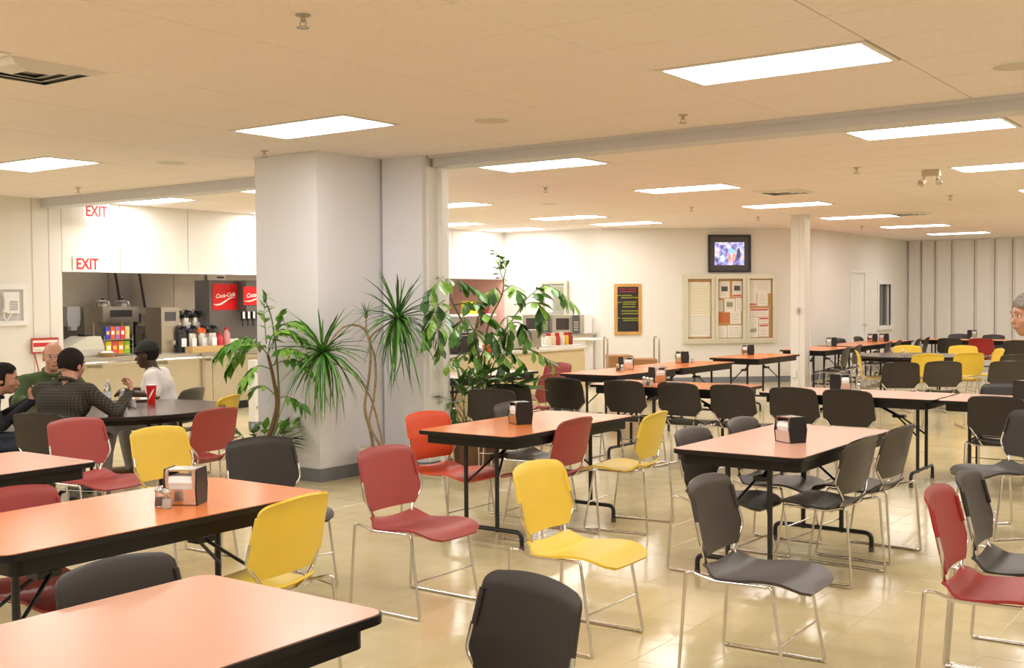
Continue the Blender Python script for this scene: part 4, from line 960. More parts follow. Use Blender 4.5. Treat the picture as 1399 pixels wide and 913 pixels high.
# ================================================================== PLANTS
def pxd(px, py, dep):            # point at distance dep along the view direction
    d = ray(px, py); return Vector((0,0,CAM_H)) + d*dep
def bez(P, n):
    P = [Vector(p) for p in P]; out = []
    m = len(P)
    for i in range(n+1):        # Catmull-Rom through the points
        f = i/n*(m-1); k = min(m-2, int(f)); t = f-k
        p0, p1, p2, p3 = P[max(0,k-1)], P[k], P[k+1], P[min(m-1,k+2)]
        out.append(0.5*((2*p1)+(-p0+p2)*t+(2*p0-5*p1+4*p2-p3)*t*t+(-p0+3*p1-3*p2+p3)*t**3))
    return out
def blade_mesh(name, m, outline, fold=.25, droop=.15, n=None):   # outline: (length fraction, half width) ; unit length along +x
    mb = MB(); vs = []; k = len(outline)
    for u, w_ in outline:
        z = -droop*u*u
        vs += [(u, -w_, z+fold*w_), (u, 0, z), (u, w_, z+fold*w_)]
    fs = []
    for i in range(k-1):
        a = i*3; fs += [(a, a+3, a+4, a+1), (a+1, a+4, a+5, a+2)]
    return mb.add(vs, fs).mesh(name, m, 60)
FISH = [(0,.006),(.12,.04),(.35,.12),(.6,.20),(.76,.20),(.9,.10),(1.0,.01)]
LANCE = [(0,.008),(.12,.08),(.35,.19),(.6,.165),(.85,.07),(1,.003)]
STRAP = [(0,.026),(.12,.036),(.4,.034),(.7,.024),(.9,.012),(1,.001)]
BROAD = [(0,.01),(.15,.11),(.4,.19),(.65,.16),(.88,.06),(1,.004)]
def leafset(nm, ol, droops=(.1,.3), fold=.25):
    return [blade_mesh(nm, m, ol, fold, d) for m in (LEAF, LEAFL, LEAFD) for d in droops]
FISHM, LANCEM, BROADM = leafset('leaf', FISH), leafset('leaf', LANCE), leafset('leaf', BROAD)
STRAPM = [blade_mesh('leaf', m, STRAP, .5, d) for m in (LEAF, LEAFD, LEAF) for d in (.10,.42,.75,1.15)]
def put_leaf(me, base, direc, L, parent, roll=0.0, wscale=1.0):
    d = Vector(direc).normalized(); up = Vector((0,0,1)) if abs(d.z) < .97 else Vector((1,0,0))
    y = up.cross(d).normalized(); z = d.cross(y)
    if roll: y, z = math.cos(roll)*y+math.sin(roll)*z, -math.sin(roll)*y+math.cos(roll)*z
    m = Matrix((d*L, y*L*wscale, z*L)).transposed().to_4x4(); m.translation = base
    o = link('leaf', me, parent)
    o.matrix_parent_inverse = Matrix.Identity(4)
    o.matrix_local = Matrix.Translation(-ROOT[0]) @ m if False else m
    return o
def rel(root, pts): r = Vector(root); return [Vector(p)-r for p in pts]
def pot(t, r, h, m=None):
    MB().lathe([(r*.78,0),(r*.80,.01),(r*.97,h*.9),(r*1.03,h*.92),(r*1.03,h),(r*.93,h),(r*.90,h-.04),(r*.2,h-.04)], 28).build('pot', m or POTW, t, 40)
    MB().lathe([(.01,h-.035),(r*.89,h-.04),(r*.89,h-.045)][::-1], 24).build('soil', SOIL, t)
def frond(t, root, pts, n, L, meshes, spread, stem_r, stem_m, start=.25, hang=.3, rnd=None, jit=.25):
    rnd = rnd or random
    C_ = bez(rel(root, pts), 14)
    st = MB().tube(C_, [stem_r*(1-.7*i/14) for i in range(15)], 6).build('frond', stem_m, t, 60)
    for i in range(n):
        f = start+(1-start)*(i+.5)/n; k = min(13, int(f*14)); tt = f*14-k
        p = C_[k].lerp(C_[k+1], tt); tan = (C_[k+1]-C_[k]).normalized()
        side = tan.cross(Vector((0,0,1))); side = side.normalized() if side.length > .1 else Vector((1,0,0))
        for s in (-1, 1):
            if rnd.random() < .06: continue
            d = tan*(.55+.4*f)+side*s*spread*(1-.4*f)+Vector((rnd.uniform(-jit,jit), rnd.uniform(-jit,jit), -hang+rnd.uniform(-jit,jit)))
            put_leaf(rnd.choice(meshes), p, d, L*(1-.25*abs(f-.5)*2)*rnd.uniform(.8,1.15), st, rnd.uniform(-.6,.6))
    put_leaf(rnd.choice(meshes), C_[-1], C_[-1]-C_[-2]+Vector((0,0,-.02)), L*.9, st)
ROOT = [Vector((0,0,0))]
rnd = random.Random(11)
# palm left of the pillar
r0 = Vector((-7.50, 6.66, 0)); dA = r0.dot(Vector((FWD.x,FWD.y,0)))
t = thing('potted_palm', 'slender potted palm with feathery light leaves left of the pillar', 'plant', tuple(r0))
pot(t, .17, .30)
PA = lambda px, py, dz=0: pxd(px, py, dA+dz)
trunk = [r0+Vector((0,0,.26)), PA(378,560), PA(374,520), PA(366,485)]
MB().tube(bez(rel(r0, trunk), 16), [.022-.010*i/16 for i in range(17)], 8).build('trunk', BROWNST, t, 60)
trunk2 = [r0+Vector((.03,0,.26)), PA(380,570), PA(379,500), PA(372,440), PA(363,412)]
MB().tube(bez(rel(r0, trunk2), 16), [.012-.007*i/16 for i in range(17)], 8).build('trunk', STEMG, t, 60)
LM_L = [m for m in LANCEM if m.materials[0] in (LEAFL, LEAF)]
for pts, n, L in (([PA(366,485),PA(345,462,-.1),PA(318,468,-.2),PA(300,482,-.25)],13,.125),([PA(366,485),PA(350,470,.1),PA(330,478,.1),PA(312,502,.15)],12,.12),([PA(366,485),PA(372,458,-.1),PA(390,452,-.15),PA(412,462,-.15)],11,.12),
                  ([PA(368,480),PA(380,450,.05),PA(398,440,0),PA(418,448,-.1)],9,.11),([PA(364,470),PA(362,445),PA(361,425),PA(363,405)],6,.09),([PA(372,478),PA(376,455),PA(380,438),PA(384,428)],6,.10),
                  ([PA(370,500),PA(392,492,-.1),PA(410,495,-.15),PA(425,510,-.15)],8,.10),([PA(372,505),PA(352,500,-.1),PA(338,512,-.15),PA(330,525,-.2)],7,.11),([PA(374,500),PA(385,478,-.1),PA(402,478,-.2),PA(420,485,-.2)],9,.11),
                  ([PA(376,540),PA(362,528,-.1),PA(350,528,-.1),PA(342,535,-.1)],4,.10),([PA(378,545),PA(392,542,-.1),PA(403,548,-.1),PA(412,552,-.1)],4,.12)):
    frond(t, r0, pts, int(n*1.3), L*1.4, LM_L, .8, .005, STEMG, .22, .35, rnd)
for k in range(26):              # undergrowth in the pot
    a = rnd.uniform(0, 2*PI); d = Vector((math.cos(a), math.sin(a), rnd.uniform(.3,1.4)))
    b = Vector((.07*math.cos(a), .07*math.sin(a), .27)); s = MB().tube([b, b+d*.10, b+d*.17+Vector((0,0,.01))], .003, 5).build('shoot', STEMG, t)
    put_leaf(rnd.choice(LANCEM), b+d*.14, d+Vector((0,0,-.5)), .16, s, wscale=1.3)
    put_leaf(rnd.choice(LANCEM), b+d*.17, d+Vector((rnd.uniform(-.6,.6),rnd.uniform(-.6,.6),-.4)), .14, s, wscale=1.3)

# dragon tree
r0 = Vector((-6.77, 7.36, 0)); dB = r0.dot(Vector((FWD.x,FWD.y,0)))
t = thing('dragon_tree', 'potted dragon tree with twisted bare stems before the pillar', 'plant', tuple(r0))
pot(t, .19, .29)
PB = lambda px, py, dz=0: pxd(px, py, dB+dz)
cr = lambda x, y, dz=0: PB(400+x/3.805, 380+y/3.805, dz)
soil_z = Vector((0,0,.24))
S = [([r0+Vector((-.05,-.02,.24)), cr(400,780), cr(378,710), cr(376,640), cr(390,560,.03), cr(404,440), cr(400,340), cr(380,275), cr(335,246,-.03), cr(270,252,-.2), cr(215,305,-.32), cr(165,380,-.42)], .014),
     ([r0+Vector((.04,.02,.24)), cr(400,765,-.05), cr(418,650), cr(432,510), cr(424,400,.02), cr(400,320,.02), cr(450,265,-.1), cr(540,215,-.2)], .013),
     ([r0+Vector((.06,.0,.24)), cr(440,740,.04), cr(405,625,.04), cr(345,530,-.08), cr(250,460,-.25), cr(160,420,-.42)], .010),
     ([cr(385,285), cr(382,250), cr(381,200)], .009)]
for pts, rr in S:
    n = 24; MB().tube(bez(rel(r0, pts), n), [rr*(1-.45*i/n) for i in range(n+1)], 8).build('trunk', BARK, t, 60)
def tuft(c, n, L, tilt=(0,0,0), nm='leaf_tuft', lo=-.5, hi=1.0):
    c = Vector(c)-r0; h = MB().sphere(tuple(c), .018, 6).build('crown', STEMG, t, 60)
    for i in range(n):
        a = 2.399*i+rnd.uniform(-.3,.3); e = lo+(hi-lo)*((i+.5)/n)
        d = Vector((math.cos(a)*math.cos(e), math.sin(a)*math.cos(e), math.sin(e)))+Vector(tilt)
        k = 1 if e > .8 else (2 if e > .3 else 3)
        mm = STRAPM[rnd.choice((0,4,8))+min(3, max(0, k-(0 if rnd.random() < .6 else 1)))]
        put_leaf(mm, c+d.normalized()*.012, d, L*rnd.uniform(.75,1.15), h, rnd.uniform(-.3,.3), .74)
lft = Vector(RGT)*-1
tuft(cr(155,395,-.42), 90, .42, (0,0,.05), lo=-.9, hi=1.25)
tuft(cr(545,215,-.2), 80, .42, (0,0,.05), lo=-.9, hi=1.4)
tuft(cr(381,200), 16, .15, (0,0,.5), lo=.0, hi=1.4)

# big fishtail palm right of the stub wall
r0 = Vector(atd(652, 11.0)); r0.z = 0; dC = 11.0
t = thing('fishtail_palm', 'large bushy fishtail palm right of the pillar', 'plant', tuple(r0))
pot(t, .24, .36, mat('brown_pot',(0.22,0.11,0.06),.6))
PC = lambda px, py, dz=0: pxd(px, py, dC+dz)
c2 = lambda x, y, dz=0: PC(570+x/3.805, 330+y/3.805, dz-1.05*min(1, max(0, (210-x)/110)))
canes = [([r0+Vector((-.05,0,.3)), c2(330,640), c2(260,470), c2(190,330), c2(150,240)],.014),([r0+Vector((0,.04,.3)), c2(350,620), c2(370,430), c2(440,280), c2(450,180)],.013),
         ([r0+Vector((.06,0,.3)), c2(370,640), c2(420,520), c2(500,400), c2(560,310)],.012),([r0+Vector((0,-.05,.3)), c2(320,640), c2(300,480), c2(330,360), c2(350,320)],.012),([r0+Vector((.04,-.04,.3)), c2(390,660), c2(440,600), c2(500,560)],.010)]
for pts, rr in canes:
    n = 16; MB().tube(bez(rel(r0, pts), n), [rr*(1-.6*i/n) for i in range(n+1)], 8).build('cane', STEMG, t, 60)
FR = [([c2(150,240),c2(145,180),c2(110,210,-.2),c2(60,270,-.3)],7,.19),([c2(160,260),c2(200,200,-.1),c2(270,230,-.2),c2(330,265,-.2)],7,.19),([c2(170,290),c2(110,330,-.2),c2(70,400,-.3),c2(50,480,-.3)],8,.18),
      ([c2(190,330),c2(140,380,-.3),c2(110,440,-.35),c2(110,540,-.35)],7,.18),([c2(190,330),c2(250,320,-.2),c2(300,310,-.3),c2(330,350,-.3)],7,.17),([c2(450,190),c2(460,140),c2(440,90),c2(400,50)],8,.11),
      ([c2(450,220),c2(440,180,.1),c2(425,130,.1),c2(430,90,.1)],6,.10),([c2(440,280),c2(410,240,-.1),c2(380,270,-.2),c2(350,300,-.2)],6,.15),([c2(450,260),c2(490,230,-.1),c2(520,250,-.2),c2(540,290,-.2)],6,.15),
      ([c2(540,330),c2(600,270,-.1),c2(680,230,-.2),c2(790,300,-.3)],9,.20),([c2(520,370),c2(580,320,-.2),c2(640,330,-.25),c2(640,400,-.3)],6,.19),([c2(500,400),c2(470,390,-.3),c2(470,450,-.35),c2(470,500,-.35)],6,.18),
      ([c2(470,430),c2(520,420,-.3),c2(545,440,-.3),c2(560,490,-.3)],6,.17),([c2(300,470),c2(250,400,-.3),c2(210,430,-.35),c2(190,480,-.35)],7,.17),([c2(310,450),c2(340,380,-.3),c2(390,400,-.3),c2(430,440,-.3)],7,.16),
      ([c2(320,520),c2(290,450,-.35),c2(300,500,-.4),c2(290,560,-.4)],7,.15),([c2(350,520),c2(390,470,-.35),c2(400,520,-.4),c2(420,560,-.4)],7,.15),([c2(360,560),c2(420,540,-.3),c2(490,580,-.35),c2(560,640,-.35)],7,.14),
      ([c2(500,560),c2(580,560,-.2),c2(640,590,-.25),c2(690,620,-.3)],5,.14),([c2(300,600),c2(250,580,-.3),c2(200,600,-.35),c2(160,640,-.35)],6,.15),([c2(330,610),c2(350,560,-.4),c2(330,600,-.45),c2(320,660,-.45)],6,.14),([c2(380,600),c2(450,590,-.35),c2(440,640,-.4),c2(430,690,-.4)],6,.14)]
for pts, n, L in FR:
    frond(t, r0, pts, n, L*1.12, FISHM, .75, .006, STEMG, .2, .45, rnd, .3)
# broad-leaved shrub below it
r0 = Vector(atd(662, 10.95)) + Vector((.1,.16,0)); r0 = Vector(atd(640, 10.50)); r0.z = 0
t = thing('leafy_shrub', 'low dark leafy plant at the foot of the fishtail palm', 'plant', tuple(r0))
pot(t, .17, .30, MATS['brown_pot'])
PD = lambda px, py, dz=0: pxd(px, py, 10.50+dz)
for k, (px, py) in enumerate(((612,545),(620,560),(608,530),(628,528),(640,515),(652,508),(665,512),(680,508),(695,512),(710,512),(722,518),(730,530),(635,540),(650,530),(668,525),(690,524),(618,575),(606,556),(704,526),(656,545))):
    b = Vector((rnd.uniform(-.06,.06), rnd.uniform(-.06,.06), .28)); e = PD(px, py, rnd.uniform(-.25,.2))-r0; mid = b.lerp(e,.5)+Vector((0,0,.10))
    C_ = bez([b, mid, e], 8); s = MB().tube(C_, [.006-.0035*i/8 for i in range(9)], 5).build('stem', STEMG, t, 60)
    for q in range(5):
        d = (C_[-1]-C_[-3]).normalized()+Vector((rnd.uniform(-1,1), rnd.uniform(-1,1), rnd.uniform(-.5,.2)))
        put_leaf(rnd.choice(BROADM[:2]+BROADM[4:]), C_[rnd.choice((6,7,8))], d, rnd.uniform(.15,.21), s, rnd.uniform(-.4,.4))

# ================================================================== PEOPLE
def surface_nets(F, org, h):
    nx, ny, nz = F.shape; ins = F < 0
    cnt = np.zeros((nx-1,ny-1,nz-1), np.int8); acc = np.zeros((nx-1,ny-1,nz-1,3), np.float32)
    offs = [(i,j,k) for i in (0,1) for j in (0,1) for k in (0,1)]
    sl = lambda o: F[o[0]:nx-1+o[0], o[1]:ny-1+o[1], o[2]:nz-1+o[2]]
    for a in offs:
        for ax in range(3):
            if a[ax]: continue
            b = list(a); b[ax] = 1
            A, B = sl(a), sl(tuple(b)); m = (A < 0) != (B < 0)
            tt = np.where(m, A/np.where(m, A-B, 1), 0)
            cnt += m
            for c in range(3): acc[...,c] += np.where(m, a[c]+(tt if c == ax else 0), 0)
    act = cnt > 0; idx = -np.ones(cnt.shape, np.int64); idx[act] = np.arange(act.sum())
    cells = np.argwhere(act); V = (cells + acc[act]/cnt[act][:,None])*h + org
    faces = []
    for ax in range(3):
        o = [0,0,0]; o[ax] = 1
        A = ins[:nx-o[0], :ny-o[1], :nz-o[2]]; B = ins[o[0]:, o[1]:, o[2]:]
        for sgn in (0, 1):
            E = np.argwhere((A & ~B) if sgn == 0 else (~A & B))
            u, v = (ax+1) % 3, (ax+2) % 3
            E = E[(E[:,u] > 0) & (E[:,v] > 0) & (E[:,u] < cnt.shape[u]) & (E[:,v] < cnt.shape[v]) & (E[:,ax] < cnt.shape[ax])]
            def g(du, dv):
                c = E.copy(); c[:,u] -= du; c[:,v] -= dv; return idx[c[:,0], c[:,1], c[:,2]]
            q = np.stack([g(0,0), g(1,0), g(1,1), g(0,1)], 1)
            if sgn: q = q[:, ::-1]
            faces.append(q)
    return V, np.concatenate(faces)
class Body:
    def __init__(s, h=.0065): s.pr = []; s.h = h
    def cone(s, a, b, r1, r2, lab, k=.02): s.pr.append(('c', np.array(a,float), np.array(b,float), r1, r2, lab, k)); return s
    def ell(s, c, r, lab, k=.015, R=None): s.pr.append(('e', np.array(c,float), np.array(r,float), R, None, lab, k)); return s
    def mesh(s, name, mats):
        lo = np.full(3, 9.); hi = -lo
        for p in s.pr:
            if p[0] == 'c': m = max(p[3],p[4]); lo = np.minimum(lo, np.minimum(p[1],p[2])-m); hi = np.maximum(hi, np.maximum(p[1],p[2])+m)
            else: m = p[2].max(); lo = np.minimum(lo, p[1]-m); hi = np.maximum(hi, p[1]+m)
        h = s.h; lo -= 3*h; hi += 3*h; n = np.ceil((hi-lo)/h).astype(int)+1
        F = np.full(n, .08, np.float32); Bd = np.full(n, 9., np.float32); Lb = np.zeros(n, np.int8)
        ax = [lo[i]+h*np.arange(n[i]) for i in range(3)]
        for p in s.pr:
            mg = .06
            if p[0] == 'c': m = max(p[3],p[4])+mg; a = np.minimum(p[1],p[2])-m; b = np.maximum(p[1],p[2])+m
            else: m = p[2].max()+mg; a = p[1]-m; b = p[1]+m
            i0 = np.clip(((a-lo)/h).astype(int), 0, n); i1 = np.clip(((b-lo)/h).astype(int)+2, 0, n)
            S = tuple(slice(i0[q], i1[q]) for q in range(3))
            X, Y, Z = np.meshgrid(*[ax[q][S[q]] for q in range(3)], indexing='ij')
            if p[0] == 'c':
                d = p[2]-p[1]; L2 = d@d+1e-12
                px, py, pz = X-p[1][0], Y-p[1][1], Z-p[1][2]
                t = np.clip((px*d[0]+py*d[1]+pz*d[2])/L2, 0, 1)
                D = np.sqrt((px-t*d[0])**2+(py-t*d[1])**2+(pz-t*d[2])**2)-(p[3]+(p[4]-p[3])*t)
            else:
                q = np.stack([X-p[1][0], Y-p[1][1], Z-p[1][2]], -1)
                if p[3] is not None: q = q @ p[3]
                l = np.sqrt(((q/p[2])**2).sum(-1)); l2 = np.sqrt(((q/p[2]**2)**2).sum(-1))+1e-9
                D = l*(l-1)/l2
            D = D.astype(np.float32); f = F[S]; k = p[6]
            hh = np.clip(.5+.5*(f-D)/k, 0, 1); F[S] = f*(1-hh)+D*hh-k*hh*(1-hh)
            bd = Bd[S]; w_ = D < bd; Lb[S] = np.where(w_, p[5], Lb[S]); Bd[S] = np.where(w_, D, bd)
        V, Q = surface_nets(F, lo, h)
        ci = np.clip(np.round((V-lo)/h).astype(int), 0, n-1); vl = Lb[ci[:,0], ci[:,1], ci[:,2]]
        me = bpy.data.meshes.new(name); me.from_pydata(V.tolist(), [], Q.tolist())
        for m in mats: me.materials.append(m)
        me.polygons.foreach_set('material_index', vl[Q[:,0]].astype(np.int32)); me.polygons.foreach_set('use_smooth', np.ones(len(Q), bool))
        me.update(); return me
def rotm(yaw, pitch=0.0, roll=0.0):
    return np.array(Matrix.Rotation(yaw,3,'Z') @ Matrix.Rotation(pitch,3,'Y') @ Matrix.Rotation(roll,3,'X'))
SKIN, TOP, LEGW, SHOE = 0, 1, 2, 3
def hand(B, wrist, d, up, side, curl=.6, s=1.0):
    """palm and five fingers; d = pointing direction, up = back of the hand, side = +1 thumb on d x up side"""
    w = Vector(wrist); d = Vector(d).normalized(); up = (Vector(up)-d*Vector(up).dot(d)).normalized(); lat = d.cross(up)*side
    P = lambda a, b, c: tuple(w+d*a*s+lat*b*s+up*c*s)
    B.cone(P(0,-.012,0), P(.075,-.022,0), .021*s, .016*s, SKIN, .012); B.cone(P(0,.012,0), P(.075,.022,0), .021*s, .016*s, SKIN, .012)
    for i, (o, L) in enumerate(((.030,.070),(.010,.080),(-.010,.074),(-.030,.056))):
        a = P(.072,o,0); c1 = math.cos(curl*.6); s1 = math.sin(curl*.6); m = P(.072+L*.45*c1, o*1.15, -L*.45*s1)
        c2 = math.cos(curl*1.7); s2 = math.sin(curl*1.7); e = P(.072+L*.45*c1+L*.55*c2, o*1.15, -L*.45*s1-L*.55*s2)
        B.cone(a, m, .0098*s, .009*s, SKIN, .005); B.cone(m, e, .009*s, .0078*s, SKIN, .004)
    a = P(.015,.028,-.004); m = P(.045,.055,-.018); e = P(.075,.052,-.034)
    B.cone(a, m, .013*s, .011*s, SKIN, .008); B.cone(m, e, .0105*s, .0085*s, SKIN, .004)
def head(B, c, yaw, pitch, s=1.0, wide=1.0):
    R = rotm(yaw, pitch); c = np.array(c); T = lambda x, y, z: c + R @ (np.array((x,y*wide,z))*s)
    B.ell(T(-.008,0,.025), np.array((.098,.077*wide,.095))*s, SKIN, .02, R)
    B.ell(T(.030,0,-.035), np.array((.066,.060*wide,.078))*s, SKIN, .03, R)
    B.ell(T(.058,0,-.088), np.array((.027,.030,.022))*s, SKIN, .02, R)
    B.cone(T(.090,0,.005), T(.108,0,-.030), .007*s, .012*s, SKIN, .008)
    B.ell(T(.085,.026,.022), np.array((.014,.026,.008))*s, SKIN, .012, R); B.ell(T(.085,-.026,.022), np.array((.014,.026,.008))*s, SKIN, .012, R)
    B.ell(T(.088,0,-.060), np.array((.013,.024,.012))*s, SKIN, .012, R)
    for q in (-1,1): B.ell(T(-.005,q*.078,-.012), np.array((.018,.009,.030))*s, SKIN, .006, R); B.ell(T(.062,q*.044,-.030), np.array((.022,.018,.020))*s, SKIN, .015, R)
    return T, R
def face_parts(t, T, R, s, brow, lip):
    M4 = Matrix(R.tolist()).to_4x4(); M4.translation = Vector(T(0,0,0).tolist())
    def pc(mb, nm, m): me = mb.mesh(nm, m, 60); me.transform(M4 @ Matrix.Scale(s,4)); return link(nm, me, t)
    for q in (-1,1):
        e = pc(MB().sphere((.077,q*.031,.004), .0125, 8), 'eye', mat('eye_white',(.75,.72,.68),.3))
        me = MB().sphere((.0865,q*.031,.004), .006, 6).mesh('iris', mat('iris_dark',(.03,.02,.015),.2), 60); me.transform(M4 @ Matrix.Scale(s,4)); link('iris', me, e)
        pc(MB().tube([(.096,q*.014,.026),(.098,q*.03,.031),(.088,q*.048,.026)], [.004,.0045,.003], 6), 'eyebrow', brow)
    pc(MB().tube([(.093,-.022,-.062),(.101,-.010,-.059),(.102,0,-.0605),(.101,.010,-.059),(.093,.022,-.062)], [.002,.0055,.0055,.0055,.002], 6), 'lips', lip)
def hair_shell(t, T, R, s, m, nm='hair', keep=lambda x,y,z: True, grow=.012, wide=1.0, extra=None):
    h = .0055; lo = np.array((-.15,-.13,-.17)); n = np.array((52,48,56))
    X, Y, Z = np.meshgrid(*[lo[i]+h*np.arange(n[i]) for i in range(3)], indexing='ij')
    def E(c, r): 
        q0 = np.sqrt(((X-c[0])/r[0])**2+((Y-c[1])/r[1])**2+((Z-c[2])/r[2])**2); return (q0-1)*min(r)
    o = E((-.010,0,.027), (.098+grow,.077*wide+grow,.095+grow))
    if extra is not None: o = np.minimum(o, extra(X,Y,Z,E))
    cut = keep(X,Y,Z)
    F = np.maximum(o, cut).astype(np.float32)
    V, Q = surface_nets(F, lo, h)
    V = (R @ (V*s).T).T + np.array(T(0,0,0))
    me = bpy.data.meshes.new(nm); me.from_pydata(V.tolist(), [], Q.tolist()); me.materials.append(m); me.polygons.foreach_set('use_smooth', np.ones(len(Q), bool)); me.update()
    return link(nm, me, t)
def seated(name_label, loc, face, skin, top, legs, shoe, J, sleeve=1.0, build=1.0, hres=.0065):
    t = thing('person', name_label, 'person', loc, math.radians(face), 'people in the cafeteria')
    B = Body(hres); b = build
    pel, wai, che, nek = J['pelvis'], J['waist'], J['chest'], J['neck']
    B.cone((pel[0],.075,pel[2]), (pel[0],-.075,pel[2]), .112*b, .112*b, LEGW, .04)
    B.cone((wai[0],.06,wai[2]), (wai[0],-.06,wai[2]), .110*b, .110*b, TOP, .05)
    B.cone((che[0],.085,che[2]), (che[0],-.085,che[2]), .112*b, .112*b, TOP, .06)
    sh = J['sh']; nb = np.array(nek)
    for q in (1,-1):
        S_ = np.array((sh[0], q*sh[1], sh[2])); B.cone(np.array((nek[0]-.01,q*.045,nek[2]-.035)), S_, .055*b, .058*b, TOP, .05)
    B.cone(nek, (nek[0]*.4+J['head'][0]*.6-.015, 0+J['head'][1]*.5, nek[2]*.45+J['head'][2]*.55-.02), .054, .052, SKIN, .02)
    for q, nm in ((1,'L'),(-1,'R')):
        S_ = np.array((sh[0], q*sh[1], sh[2])); E = np.array(J['el'+nm]); W_ = np.array(J['wr'+nm])
        if sleeve >= 1:
            B.cone(S_, E, .054*b, .045*b, TOP, .03); B.cone(E, W_, .044*b, .033, TOP, .02); B.cone(W_-(W_-E)*.04, W_+(W_-E)*.06, .026, .025, SKIN, .01)
        else:
            Mp = S_+(E-S_)*.78; B.cone(S_, Mp, .058*b, .060*b, TOP, .03); B.cone(Mp-(E-S_)*.08, E, .043, .040, SKIN, .012); B.cone(E, W_, .040, .027, SKIN, .02)
        hd = J.get('hd'+nm, tuple((W_-E))); hand(B, tuple(W_), hd, J.get('up'+nm, (0,0,1)), J.get('sd'+nm, q), J.get('curl'+nm, .6))
        K = np.array(J['kn'+nm]); A = np.array(J['an'+nm]); H_ = np.array((pel[0]+.02, q*.085, pel[2]-.01))
        B.cone(H_, K, .090*b, .066*b, LEGW, .04); B.cone(K, A, .062*b, .046, LEGW, .02)
        fd = np.array(J.get('ft'+nm, (.17,q*.03,0)))
        B.cone(A+np.array((-.015,0,-.02)), A+np.array((-.02,0,-.052)), .040, .036, SHOE, .01); B.cone(A+np.array((0,0,-.050)), A+fd+np.array((0,0,-.058)), .040, .032, SHOE, .015)
    T, R = head(B, J['head'], J.get('yaw',0), J.get('pitch',.1), J.get('hs',1.0))
    me = B.mesh('body', [skin, top, legs, shoe]); link('body', me, t)
    if sleeve >= 1:              # ribbed or folded collar round the neck
        P_ = [(nek[0]-.004+.064*math.cos(a), .064*math.sin(a), nek[2]+.012-.030*math.cos(a)) for a in np.linspace(0, 2*PI, 25)]
        MB().tube(P_, .014, 8).build('collar', top, t, 60)
    return t, T, R
def base_pose(**k):
    J = dict(pelvis=(0,0,.535), waist=(.03,0,.66), chest=(.10,0,.82), neck=(.16,0,.955), sh=(.125,.185,.905), head=(.22,0,1.09),
             knL=(.43,.12,.52), knR=(.43,-.12,.52), anL=(.40,.12,.092), anR=(.40,-.12,.092),
             elL=(.22,.30,.76), elR=(.22,-.30,.76), wrL=(.44,.18,.785), wrR=(.44,-.18,.785), curlL=.5, curlR=.5)
    J.update(k); return J
SK_L = mat('skin_light', (0.58,0.30,0.20), .5); SK_D = mat('skin_dark', (0.055,0.024,0.014), .45); SK_M = mat('skin_tan', (0.50,0.25,0.16), .5)
LIP_L = mat('lips_light', (0.45,0.16,0.12), .4); LIP_D = mat('lips_dark', (0.06,0.02,0.018), .4)
HAIRK = mat('hair_black', (0.016,0.011,0.009), .8, spec=.2, var=.4, scale=60, bump=.8, bscale=120); HAIRG = mat('hair_grey', (0.24,0.21,0.18), .6, var=.3, scale=60)
SHIRTW = mat('white_shirt', (0.84,0.80,0.80), .75, var=.03, scale=8); PANTG = mat('grey_trousers', (0.24,0.23,0.23), .85, var=.1, scale=10); JEAN = mat('blue_jeans', (0.05,0.06,0.10), .85, var=.2, scale=20)
GREEN = mat('green_sweater', (0.055,0.095,0.03), .9, var=.15, scale=20); KNIT = mat('black_sweater', (0.012,0.013,0.02), .9); BROWNS = mat('brown_shoe', (0.10,0.05,0.02), .5)
def plaid():
    m = mat('plaid_shirt', (0.045,0.04,0.03), .85); nt = m.node_tree; b = nt.nodes['Principled BSDF']
    tc = nt.nodes.new('ShaderNodeTexCoord'); sp = nt.nodes.new('ShaderNodeSeparateXYZ'); nt.links.new(tc.outputs['Object'], sp.inputs[0])
    outs = []
    for ax, fr in (('Y',1/.021),('Z',1/.021),('X',1/.021)):
        a = nt.nodes.new('ShaderNodeMath'); a.operation='MULTIPLY'; a.inputs[1].default_value = fr; nt.links.new(sp.outputs[ax], a.inputs[0])
        f = nt.nodes.new('ShaderNodeMath'); f.operation='FRACT'; nt.links.new(a.outputs[0], f.inputs[0])
        l = nt.nodes.new('ShaderNodeMath'); l.operation='LESS_THAN'; l.inputs[1].default_value = .22 if ax != 'X' else .0; nt.links.new(f.outputs[0], l.inputs[0]); outs.append(l)
    s_ = nt.nodes.new('ShaderNodeMath'); s_.operation='ADD'; nt.links.new(outs[0].outputs[0], s_.inputs[0]); nt.links.new(outs[1].outputs[0], s_.inputs[1])
    d_ = nt.nodes.new('ShaderNodeMath'); d_.operation='MULTIPLY'; d_.inputs[1].default_value=.5; nt.links.new(s_.outputs[0], d_.inputs[0])
    r = nt.nodes.new('ShaderNodeValToRGB'); r.color_ramp.elements[0].color=(.022,.020,.016,1); r.color_ramp.elements[1].color=(.095,.082,.055,1)
    nt.links.new(d_.outputs[0], r.inputs[0]); nt.links.new(r.outputs[0], b.inputs['Base Color']); return m
PLAID = plaid()
